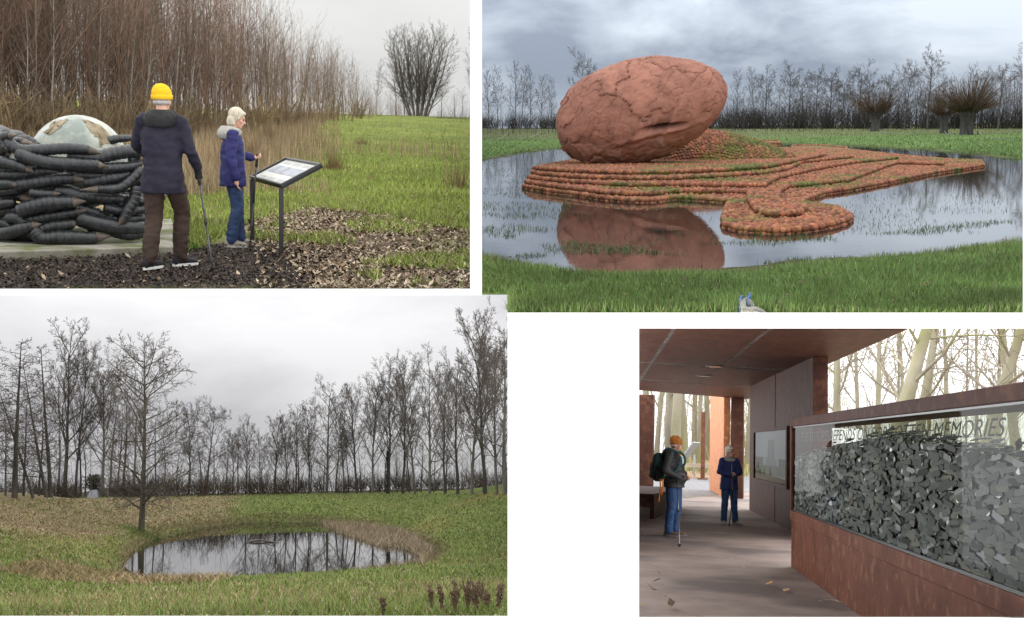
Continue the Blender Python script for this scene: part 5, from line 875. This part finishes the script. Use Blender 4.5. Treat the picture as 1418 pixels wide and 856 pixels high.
for k in (1,): q = wx0 - av * L_ * k / 2; MB().box(q - O + UP * ZR / 2 - bv * .004, (.012, .03, ZR - .01), np.stack([bv, av, UP], 1)).build('wall_seam', RUSTD, sh)
# ceiling sheets
rf = [P4.g(x, y, ZR)[:2] for x, y in [(780, 532), (1034, 553.5), (1139, 505), (1262, 454), (780, 454)]]
roof = MB().prism([(x - O[0], y - O[1]) for x, y in rf], ZR + .03 - O[2], ZR + .3 - O[2]).build('roof', RUSTD, sh)
RUSTC = rust('dark weathering steel ceiling', (.07, .029, .021), (.11, .047, .033), (.135, .06, .036), .55, rough=.5)
far = np.array(rf[0]), np.array(rf[1]); nl = np.array(rf[4]); nr = np.array(rf[3]); mr = np.array(rf[2])
def cp(u, v):            # u across, v towards the entrance
    a = far[0] * (1 - u) + far[1] * u; b2 = nl * (1 - u) + nr * u; return a * (1 - v) + b2 * v
us, vs4 = [0, .34, .62, 1.0], [0, .30, .62, 1.0]
for i in range(3):
    for j in range(3):
        g = .012; q = [cp(us[i] + g * .6, vs4[j] + g), cp(us[i + 1] - g * .6 * (i < 2), vs4[j] + g), cp(us[i + 1] - g * .6 * (i < 2), vs4[j + 1] - g), cp(us[i] + g * .6, vs4[j + 1] - g)]
        MB().prism([(x - O[0], y - O[1]) for x, y in q], ZR, ZR + .028).build('ceiling_sheet', RUSTC, sh)
LIME = mat('lime streaks on seam', (.07, .045, .036), (.26, .22, .2), rough=.9, scale=9, lo=.45, hi=.7)
for k in (1, 2):
    MB().prism([(x - O[0], y - O[1]) for x, y in (cp(0, vs4[k] - .012), cp(1, vs4[k] - .012), cp(1, vs4[k] + .012), cp(0, vs4[k] + .012))], ZR + .004, ZR + .026).build('seam_cover', LIME, sh); MB().prism([(x - O[0], y - O[1]) for x, y in (cp(us[k] - .007, 0), cp(us[k] + .007, 0), cp(us[k] + .007, 1), cp(us[k] - .007, 1))], ZR + .002, ZR + .024).build('seam_cover', LIME, sh)
ev = MB(); q = [np.r_[nl, ZR + .02], np.r_[nr, ZR + .02], P4.at(1270, 451, 7.0), P4.at(800, 451, 7.0)]; ev.hexa([np.array(p) - O for p in q] + [np.array(p) - O + UP * .02 for p in q]); ev.build('unseen_shade_eave', RUSTD, sh)  # slab seen edge-on, added to keep skylight off the near floor
for x, y in ((990, 507), (975, 520)):
    c = P4.g(x, y, ZR) - O; MB().tube([c + UP * .02, c - UP * .012], [.2, .2], 24).build('recessed_light', BLACKM, sh); MB().tube([c - UP * .012, c - UP * .02], [.15, .14], 24).build('light_glass', mat('unlit lamp glass', (.12, .11, .1), rough=.2), sh)
def col_box(px0, px1, d, z1, m, name, th=.4):
    a, b2 = P4.at(px0, 640.0, d), P4.at(px1, 640.0, d); a[2] = b2[2] = 0; f = uv(np.cross(UP, b2 - a)); f = f if f[1] > 0 else -f; p = [a, b2, b2 + f * th, a + f * th]; MB().hexa([q - O for q in p] + [q - O + UP * z1 for q in p]).build(name, m, sh, bevel=.01)
col_box(1011.5, 1029, 38, ZR + .1, RUSTD, 'post'); col_box(866, 903, 38, ZR + .02, RUSTD, 'post')
a, b2 = P4.at(1010.5, 640.0, 38.4), P4.at(990, 640.0, 45.0); a[2] = b2[2] = 0; f = uv(np.cross(UP, b2 - a)); p = [a, b2, b2 + f * .2, a + f * .2]; MB().hexa([q - O for q in p] + [q - O + UP * (ZR + .3) for q in p]).build('side_panel', RUSTO, sh)
bo = P4.g(905, 719); BEN = thing('steel_bench', 'low box bench of dark steel against the end post', 'bench', bo); d_ = 5.0
MB().box((-.9, d_ / 2, .5), (1.8, d_, .07)).build('seat', RUSTD, BEN, bevel=.008); MB().box((-.04, d_ / 2, .23), (.08, d_, .46)).build('end_panel', RUSTD, BEN); MB().box((-1.0, d_ - .1, .23), (1.8, .08, .46)).build('back_panel', RUSTD, BEN)
lw = P4.g(878.5, 857) - bv * .12; Lw = (25.5 - lw[1]) / av[1]; l2 = lw + av * 6.5; p = [l2, lw + av * Lw, lw + av * Lw - bv * .25, l2 - bv * .25]; MB().hexa([q - O for q in p] + [q - O + UP * (2.15 if i < 0 else 2.2) for i, q in enumerate(p)]).build('unseen_side_wall', RUSTD, sh)  # out of view; added to darken the reflection and the tags in the case
# picture on the wall
def wall_pt(px, py): r = P4.ray(px, py); t = ((wx0 - V3(0, 0, H4)) @ bv) / (r @ bv); return V3(0, 0, H4) + r * t
f0, f1 = wall_pt(1046.5, 600), wall_pt(1094.0, 668); fr = thing('framed_picture', 'steel-framed picture of a tower under pale sky on the shelter wall', 'picture', f0 * [1, 1, 0]); fo = f0 * [1, 1, 0]
S = (fo - wx0) @ -av; Lf = (f1 - f0) @ -av; z0, z1 = .80, 2.06
def wq(s0, s1, za, zb, t0, t1, name, m, par, org=fo):
    A = org - fo; c = [(-av * s + bv * t) for s, t in ((s0, t0), (s1, t0), (s1, t1), (s0, t1))]; return MB().hexa([q + UP * za for q in c] + [q + UP * zb for q in c]).build(name, m, par)
fw_, ft = .16, -.07
for s0, s1, za, zb in ((0, Lf, z1 - .07, z1), (0, Lf, z0, z0 + .07), (0, fw_, z0 + .07, z1 - .07), (Lf - fw_, Lf, z0 + .07, z1 - .07)): wq(s0, s1, za, zb, ft, -.003, 'frame_bar', RUSTD, fr)
PSK = mat('printed sky', (.42, .44, .46), (.55, .57, .58), rough=.3, scale=.6, spec=.5); PG = mat('printed meadow', (.12, .13, .06), (.22, .21, .11), rough=.3, scale=2, spec=.5); PT = mat('printed tower', (.26, .30, .29), (.34, .37, .35), rough=.3, scale=2, spec=.5); PBR = mat('printed hedge', (.14, .10, .07), (.2, .15, .1), rough=.3, scale=2)
pn = wq(fw_, Lf - fw_, z0 + .07, z1 - .07, -.02, -.006, 'print_sheet', PSK, fr)
wq(fw_, Lf - fw_, z0 + .07, z0 + .2, -.023, -.02, 'road', mat('printed road', (.36, .35, .32), (.45, .44, .4), rough=.4), pn); wq(fw_, Lf - fw_, z0 + .2, z0 + .42, -.025, -.02, 'meadow', PG, pn); wq(fw_, Lf * .3, z0 + .42, z0 + .6, -.025, -.02, 'hedge', PBR, pn); wq(Lf * .75, Lf - fw_, z0 + .42, z0 + .58, -.025, -.02, 'hedge', PBR, pn)
for s0, s1, za, zb in ((.44, .62, .42, .86), (.46, .6, .86, .93), (.455, .475, .93, 1.0), (.52, .54, .93, .99), (.585, .605, .93, 1.0), (.37, .44, .42, .6), (.62, .68, .42, .55)): wq(Lf * s0, Lf * s1, z0 + za, z0 + zb, -.028, -.02, 'tower_block', PT, pn)
def glass(name, tint, refl=1.0):
    m = bpy.data.materials.new(name); m.use_nodes = True; nt = m.node_tree; nt.nodes.clear(); tr_ = N(nt, 'ShaderNodeBsdfTransparent'); tr_.inputs[0].default_value = (*tint, 1); gl = N(nt, 'ShaderNodeBsdfGlossy'); gl.inputs['Roughness'].default_value = .015; gl.inputs['Color'].default_value = (refl, refl, refl, 1)
    fr_ = N(nt, 'ShaderNodeFresnel', i_IOR=1.45); mx = N(nt, 'ShaderNodeMixShader'); o = N(nt, 'ShaderNodeOutputMaterial'); nt.links.new(fr_.outputs[0], mx.inputs[0]); nt.links.new(tr_.outputs[0], mx.inputs[1]); nt.links.new(gl.outputs[0], mx.inputs[2]); nt.links.new(mx.outputs[0], o.inputs[0]); return m
GLS = glass('case glass', (.95, .97, .95), .14); MB().add([-av * s + bv * -.045 + UP * z for s, z in ((fw_, z0 + .07), (Lf - fw_, z0 + .07), (Lf - fw_, z1 - .07), (fw_, z1 - .07))], [(0, 1, 2, 3)]).build('pane', GLS, fr)
# glass case
c0 = P4.g(1095.5, 785); Lc = (c0[1] - 6.75) / av[1]; case = thing('glass_case', 'long steel-framed glass case on a rusty plinth, filled with metal tags', 'display case', c0)
def cq(s0, s1, za, zb, t0, t1, name, m, par=case, bevel=0):
    c = [(-av * s + bv * t) for s, t in ((s0, t0), (s1, t0), (s1, t1), (s0, t1))]; return MB().hexa([q + UP * za for q in c] + [q + UP * zb for q in c]).build(name, m, par, bevel=bevel)
cq(0, Lc, 0, .62, 0, .52, 'plinth', RUSTM, bevel=.008); cq(-.03, Lc, .62, .76, -.018, .54, 'plinth_rim', RUSTM, bevel=.008)
cq(-.03, Lc, 1.885, 1.995, -.018, .54, 'top_rail', RUSTD, bevel=.008); cq(-.03, .12, .76, 1.885, -.018, .04, 'corner_post', RUSTD); cq(-.03, .12, .76, 1.885, .48, .54, 'corner_post', RUSTD)
cq(.12, Lc, 1.868, 1.885, .0, .03, 'seal_strip', BLACKM); cq(.12, Lc, .76, .785, .0, .03, 'seal_strip', BLACKM)
def pane(t, name, m): return MB().add([-av * s + bv * t + UP * z for s, z in ((.10, .765), (Lc, .765), (Lc, 1.88), (.10, 1.88))], [(0, 1, 2, 3)]).build(name, m, case)
pane(.006, 'front_pane', GLS); pane(.50, 'back_pane', glass('dusty case glass', (.80, .86, .74)))
def case_sz(px, py): r = P4.ray(px, py); t = ((c0 - V3(0, 0, H4)) @ bv) / (r @ bv); q = V3(0, 0, H4) + r * t; return (c0 - q) @ av, q[2]
prof = np.array([case_sz(x, y) for x, y in [(1098, 636), (1118, 630), (1131, 625), (1150, 618), (1167, 612.5), (1195, 607), (1221, 604), (1245, 605.5), (1274, 610), (1310, 616), (1347, 622), (1380, 628), (1415, 634), (1500, 642)]]); hz = lambda s: np.interp(s, prof[:, 0], prof[:, 1])
sg = np.linspace(.13, Lc, 60); V = []; nb = len(sg)
for t_, f in ((.16, .97), (.46, .9)):
    for z in (0, 1): V += [-av * s + bv * t_ + UP * (.765 if z == 0 else max(.8, hz(s) * f)) for s in sg]
core = MB().add(V, [(r0 * nb + i, r0 * nb + i + 1, r1 * nb + i + 1, r1 * nb + i) for r0, r1 in ((0, 1), (1, 3), (3, 2)) for i in range(nb - 1)]).build('tag_heap', mat('dark tag heap', (.09, .094, .09), (.17, .176, .168), rough=.5, scale=14, bump=.6, metal=.4), case)
TAGM = [mat(f'tag steel {i}', tuple(.8 * v for v in c), c, rough=r, scale=1.2, metal=.25, spec=.5, bump=.12, bscale=12) for i, (c, r) in enumerate((((.27, .28, .265), .38), ((.2, .21, .2), .42), ((.35, .36, .345), .33), ((.11, .115, .11), .4), ((.31, .3, .25), .5), ((.7, .71, .71), .25)))]  # last, near-white steel puts glints into the colour of a few tags
def tag_mesh(m, c=.28, r=0.0):
    a, b2, k = .125, .022, .2; o = [(-a + a * k * 1.0, -b2), (a - a * k, -b2), (a, -b2 + b2 * .75), (a, b2 - b2 * .75), (a - a * k, b2), (-a + a * k, b2), (-a, b2 * .25), (-a, -b2 * .25)]; g = MB().prism(o, 0, .006); me = g.mesh('metal_tag', False); me.materials.append(m); return me
TM = [tag_mesh(m) for m in TAGM]; spots = []
for r in range(31):
    z = .785 + r * .036
    for s in np.arange(.2, Lc, .15):
        s2 = s + (r % 2) * .075 + rng.normal(0, .03); z2 = z + rng.normal(0, .012)
        if z2 < hz(s2) - .02 and s2 < Lc - .1: spots.append((s2, z2, .018 + rng.random() * .03, 0))
for s in np.arange(.2, Lc - .1, .07):
    for q in range(3): spots.append((s + rng.normal(0, .06), hz(s) + rng.normal(0, .03), rng.uniform(.02, .4), 1))
spots.sort(key=lambda q: -q[0]); BV_ = np.stack([-av, UP, -bv], 1); bulk = []
for i, (s, z, t_, top) in enumerate(spots):
    ti = rng.choice(6, p=[.31, .25, .14, .12, .1, .08]); an = rng.normal(0, .22)
    if top: R = BV_ @ rot3('X', -1.3 + rng.normal(0, .25)) @ rot3('Z', an)
    else: R = BV_ @ rot3('Y', rng.normal(0, .045)) @ rot3('X', rng.normal(-.05, .12)) @ rot3('Z', an * .5)
    R = R @ np.diag([rng.uniform(.8, 1.15), rng.uniform(.8, 1.2), 1]); m4 = Matrix([list(R[k]) + [(-av * s + bv * t_ + UP * z)[k]] for k in range(3)] + [[0, 0, 0, 1]])
    if i < 300: o = bpy.data.objects.new('metal_tag', TM[ti]); COL.objects.link(o); o.parent = case; o.matrix_local = m4
    else: bulk.append((ti, np.array(m4)))
tv = np.array([v.co for v in TM[0].vertices]); mb = MB(); ft_ = [tuple(p.vertices) for p in TM[0].polygons]; mi = []
for ti, m4 in bulk: mb.add(tv @ m4[:3, :3].T + m4[:3, 3], ft_); mi += [ti] * len(ft_)
me = mb.mesh('metal_tags', False)
for m in TAGM: me.materials.append(m)
me.polygons.foreach_set('material_index', mi); o = link('metal_tags', me, None, case); o['kind'] = 'stuff'
# lettering on the glass
cu = bpy.data.curves.new('glass_lettering', 'FONT'); cu.body = 'THE FUTURE DEPENDS ON FORGOTTEN MEMORIES'; cu.size = .165; cu.shear = .35; cu.extrude = .0; tx0 = bpy.data.objects.new('tmp', cu); COL.objects.link(tx0); bpy.context.view_layer.update(); lm = bpy.data.meshes.new_from_object(tx0.evaluated_get(bpy.context.evaluated_depsgraph_get())); wd = tx0.dimensions.x; bpy.data.objects.remove(tx0); tx = bpy.data.objects.new('glass_lettering', lm); COL.objects.link(tx); tx['kind'] = 'stuff'
sa, _ = case_sz(1107, 600); sb_, _ = case_sz(1386, 598); kx = (sb_ - sa) / wd; tx.parent = case; R = BV_ @ np.diag([kx, 1, 1]); tx.matrix_local = Matrix([list(R[k]) + [(-av * sa + bv * .0085 + UP * 1.685)[k]] for k in range(3)] + [[0, 0, 0, 1]])
mt_ = bpy.data.materials.new('frosted lettering'); mt_.use_nodes = True; nt = mt_.node_tree; b_ = nt.nodes['Principled BSDF']; b_.inputs['Base Color'].default_value = (.09, .1, .085, 1);  lm.materials.clear(); lm.materials.append(mt_)
stk = P4.g(1150, 835); t_ = thing('fallen_twig', 'short pale twig lying on the shelter floor by the plinth', 'twig', stk); MB().tube(spline([(-.12, 0, .01), (0, .05, .03), (.12, .0, .012)], 8), .006, 6).build('twig', mat('pale twig', (.35, .28, .2), rough=.8), t_, True)
# outside: lectern, pole, rail
GALV = mat('grey painted steel', (.2, .21, .21), (.3, .31, .31), rough=.5)
so_ = P4.g(946, 661); sg_ = thing('trail_lectern', 'grey slanted trail lectern by the path outside the shelter', 'sign', so_); MB().box((0, 0, .55), (.1, .1, 1.1)).build('post', GALV, sg_); MB().box((.25, 3, .6), (.1, .1, 1.2)).build('post', GALV, sg_)
RS = rot3('Y', -.95); MB().box((.32, .5, 1.45), (1.05, 3.2, .06), RS).build('panel', GALV, sg_); MB().box(V3(.32, .5, 1.45) + RS @ V3(0, 0, .035), (.9, 2.9, .02), RS).build('printed_sheet', PAPER if 'PAPER' in globals() else PSK, sg_)
po_ = P4.g(973, 664); pl = thing('rusty_marker_pole', 'thin rusty marker pole standing among the trees outside', 'pole', po_); MB().box((0, 0, 1.7), (.2, .2, 3.4)).build('pole', RUSTM, pl); MB().box((0, 0, .03), (.5, .5, .06)).build('base_plate', RUSTM, pl)
ro = P4.g(950, 660); rl = thing('log_rail', 'low weathered timber rail beside the path outside', 'rail', ro); TIM = mat('weathered timber', (.26, .21, .15), (.38, .32, .24), rough=.9, scale=4, stretch=(.3, 3, 3)); MB().box((.9, 0, .62), (3.4, .3, .22)).build('beam', TIM, rl, bevel=.02)
for x in (-.5, 2.2): MB().box((x, 0, .25), (.25, .25, .52)).build('support', TIM, rl)
# wood
S_WOOD = [dict(segs=9, sides=10, wig=.02, trop=.05, tip=.3), dict(n=13, len=.34, ang=48, av=10, rr=.34, segs=5, sides=5, wig=.12, trop=.06, **{'from': .3}), dict(n=(6, 8), len=.45, ang=42, rr=.5, segs=3, sides=3, wig=.14, trop=.04, **{'from': .15}, rmin=.001), dict(n=(5, 7), len=.5, ang=40, wig=.15, trop=.02, **{'from': .1}, **dict(TW, segs=1))]
for i in range(3): tree_meshes(f'wood{i}', 80 + i, S_WOOD, 1, .019)
MOSS = mat('moss-stained bark', (.13, .115, .085), (.30, .27, .21), rough=.9, scale=5, stretch=(2, 2, .5), c3=(.16, .16, .045), s3=1.6, t3=.5, bump=.6); TW4 = mat('pale twigs', (.16, .13, .10), (.24, .20, .155), rough=.9, scale=3)
def wood_tree(key, px, d, h, lab, grp, wx=1.0, lean=0.0, rz=None):
    b = P4.at(px, 640.0, d); b[2] = P4.zf(b[0], d); t = thing('woodland_tree', lab, 'tree', b, group=grp, sc=(h * wx, h * wx, h), rot=(0, lean, px if rz is None else rz)); link('trunk', TREES[key][0], MOSS, t); link('crown', TREES[key][1], TW4, t)
wood_tree('wood0', 1221, 60, 15, 'thick mossy trunk leaning behind the glass case', None, 1.75, .37, 0); wood_tree('wood1', 1262, 66, 16, 'second mossy trunk close behind the thick leaning one', None, 1.1, .16, 0); wood_tree('wood2', 1352, 62, 15, 'leaning forked mossy tree beyond the near end of the glass case', None, 1.5, .28, 0)
wood_tree('wood1', 1160, 66, 16, 'straight pale tree rising beside the end of the shelter wall', None, .9, 0, 0); wood_tree('wood2', 1216, 80, 20, 'slender bare tree between the wall end and the leaning trunk', None, .6, .02, 0); wood_tree('wood0', 1412, 70, 17, 'mossy trunk standing just past the forked tree', None, 1.1, -.03, 0)
for k, (x, d, w_) in enumerate([(908, 105, .7), (926, 90, .95), (936, 84, 1.0), (949, 88, .95), (962, 115, .8), (968, 100, .6), (981, 118, .8), (1022, 95, .7), (893, 86, .8), (1034, 105, .7)]): wood_tree(f'wood{k % 3}', x, d, 21 + k % 4, ['pale green-stained trunk in the wood past the walkers, ' + v for v in ['slim', 'stout', 'thickest', 'straight stout', 'set far back', 'thinnest', 'far behind the marker pole', 'beside the end post', 'beside the bench post', 'glimpsed by the wall']][k], 'trunks seen past the walkers', w_, .03 * (k % 3 - 1))
for k in range(13): x = 1135 + k * 24 + (k * 29 % 13); d = 85 + (k * 37 % 60); wood_tree(f'wood{k % 3}', x, d, 19 + k % 5, f'bare woodland tree over the glass case, {ORD[k]} on from the shelter wall', 'woodland over the glass case', .4 + .08 * (k % 4), .02 * (k % 5 - 2))
n = 620; px = rng.uniform(800, 1700, n); b = P4.at(px, np.full(n, 640.0), rng.uniform(95, 170, n)); b[:, 2] = .2; mass('wood_undergrowth', b, rng.uniform(4, 11, n), 1.3, SAPS, WOODMIX, 'pale brown bare undergrowth through the wood', 'undergrowth', rng, cols=np.array([(.26, .2, .13), (.2, .16, .11), (.3, .25, .16), (.22, .21, .11)]))
p = np.c_[rng.uniform(-30, 45, 9000), rng.uniform(18, 90, 9000), np.zeros(9000)]; p = p[(p[:, 0] > P4.colx(1150, p[:, 1])) | ((p[:, 1] > 68) & (p[:, 0] > P4.colx(800, p[:, 1])))]; p[:, 2] = P4.zf(p[:, 0], p[:, 1]); blades('woodland_weeds', p, .8, .09, np.array([.19, .19, .065]), GRASS, 'green and straw undergrowth on the woodland floor', 'undergrowth', rng, lean=.4)
# walkers
m_puf = cloth('charcoal quilted nylon', (.022, .023, .024), (.045, .046, .047), rough=.5); m_or = mat('burnt orange knit', (.36, .13, .02), (.46, .18, .035), rough=.9, scale=40, bump=.5, bscale=90, bdist=.006); m_jean4 = cloth('mid blue denim', (.02, .055, .14), (.045, .095, .21)); m_boot = cloth('brown boots', (.10, .065, .05), (.16, .11, .085)); m_sole4 = mat('grey boot sole', (.2, .19, .18), rough=.8); m_lace = mat('orange cord', (.85, .24, .02), (.9, .3, .04), rough=.7); m_teal = cloth('teal pack cloth', (.02, .075, .08), (.04, .115, .12)); STL = mat('grey pole', (.2, .21, .22), (.3, .31, .32), rough=.35, metal=.6)
mz = math.radians(-96); ml = P4.g(931, 743); ms = 1.79 / 1.79; rm = rot3('Z', mz)
person('person in burnt orange beanie and quilted jacket with a teal backpack', ml, mz, dict(shR=(.19, -.02, 1.43), shL=(-.19, 0, 1.43), elR=(.27, -.08, 1.15), wrR=(.17, .14, 1.03), hdR=(-.8, .5, 0), elL=(-.27, -.04, 1.14), wrL=(-.17, .17, 1.03), hdL=(.8, .5, 0), gripR=1, gripL=1,
    kneeR=(.1, .0, .5), ankR=(.1, -.04, .1), kneeL=(-.1, .05, .5), ankL=(-.1, .03, .1), head=(0, .05, 1.6)), [d_jacket(m_puf, hem=.86, wide=1.07, belly=.06, wr=.004, hoodmat=m_puf, puff=1.3), d_trousers(m_jean4, 1.02, .012), d_shoes(m_boot, m_sole4, m_lace), d_beanie(m_or)], ms, 21, head_pitch=.02,
    extra=lambda t, j, hp, HR, nk, hc: link('hair', MB().ell(hp(0, -.03, -.005), (.08, .08, .055), HR).blob('hair', .009, 2), GREYHAIR, t))
bp_ = thing('backpack', 'teal backpack with orange straps on the back of the orange-beanie walker', 'backpack', ml, mz); b = MB(); b.loft([(V3(0, -.27, z), V3(w, 0, 0), V3(0, dd, 0)) for z, w, dd in ((.95, .05, .04), (.97, .13, .085), (1.05, .155, .11), (1.2, .16, .115), (1.33, .15, .10), (1.42, .12, .075), (1.45, .05, .04))], 22); link('pack', b.blob('pack', .012, 3, .008, 12, 4), m_teal, bp_)
link('front_pocket', MB().loft([(V3(0, -.37, z), V3(w, 0, 0), V3(0, .045, 0)) for z, w in ((1.0, .06), (1.03, .11), (1.17, .115), (1.22, .06))], 18).blob('front_pocket', .012, 2), m_teal, bp_); bt = MB().tube([(.165, -.25, .98), (.165, -.25, 1.14), (.165, -.25, 1.17), (.165, -.25, 1.22)], [.042, .042, .022, .022], 12).build('bottle', m_blk if 'm_blk' in globals() else BLACKM, bp_, True)
for s in (-1, 1): MB().tube(spline([(s * .12, -.2, 1.40), (s * .13, -.08, 1.535), (s * .15, .12, 1.45), (s * .17, .17, 1.3), (s * .21, .02, 1.08), (s * .15, -.2, 1.02)], 24), .02, 8).build('shoulder_strap', m_teal, bp_, True)
for x, y0, zz in ((.17, -.2, .6), (.19, -.15, .72)): MB().tube(spline([(x, y0, 1.0), (x + .02, y0 + .02, .85), (x + .01, y0 - .01, zz)], 10), .013, 6).build('loose_strap', m_lace, bp_, True)
for z in (1.05, 1.25): MB().box((0, -.42, z), (.05, .03, .05)).build('strap_buckle', m_lace, bp_)
MB().ell((.16, .16, 1.42), (.02, .02, .02), None, 10, 6).build('strap_badge', m_lace, bp_, True)
pole('grey trekking pole held in front of the orange-beanie walker', ml + rm @ V3(.25, .13, 1.0), P4.g(941, 758), STL, RUB if 'RUB' in globals() else BLACKM)
wl4 = P4.g(1009, 726.5); wz4 = math.radians(-152); w4 = 1.64 / 1.76; rw4 = rot3('Z', wz4)
person('person with pale bob in navy jacket, hands folded on a pole in the shelter', wl4, wz4, dict(shR=(.165, 0, 1.42), shL=(-.165, 0, 1.42), elR=(.25, .04, 1.16), wrR=(.07, .24, 1.10), elL=(-.25, .04, 1.16), wrL=(-.06, .25, 1.12), hdR=(-1, .35, .0), hdL=(1, .3, 0), gripR=1, gripL=1, kneeR=(.1, .02, .5), kneeL=(-.11, .03, .5), ankL=(-.15, .02, .09), ankR=(.12, 0, .09), toeL=(-.5, 1, 0), toeR=(.3, 1, 0), head=(0, .03, 1.61)),
    [d_jacket(cloth('navy softshell', (.018, .03, .11), (.035, .05, .16), ws=8), hem=.775, wide=.97, wr=.010, hoodmat=m_fleece if 'm_fleece' in globals() else GREYHAIR, zipm=GREYHAIR), d_trousers(m_jean4, .98), d_shoes(cloth('pale grey shoes', (.26, .24, .21), (.36, .34, .3)), m_sole4), d_bob(HAIR_P)], w4, 33, head_yaw=.45)
pole('black trekking pole under the folded hands of the pale-haired walker', wl4 + rw4 @ V3(.0, .31, 1.13) * w4, P4.g(1009.5, 730.5), RUB if 'RUB' in globals() else BLACKM, BLACKM)
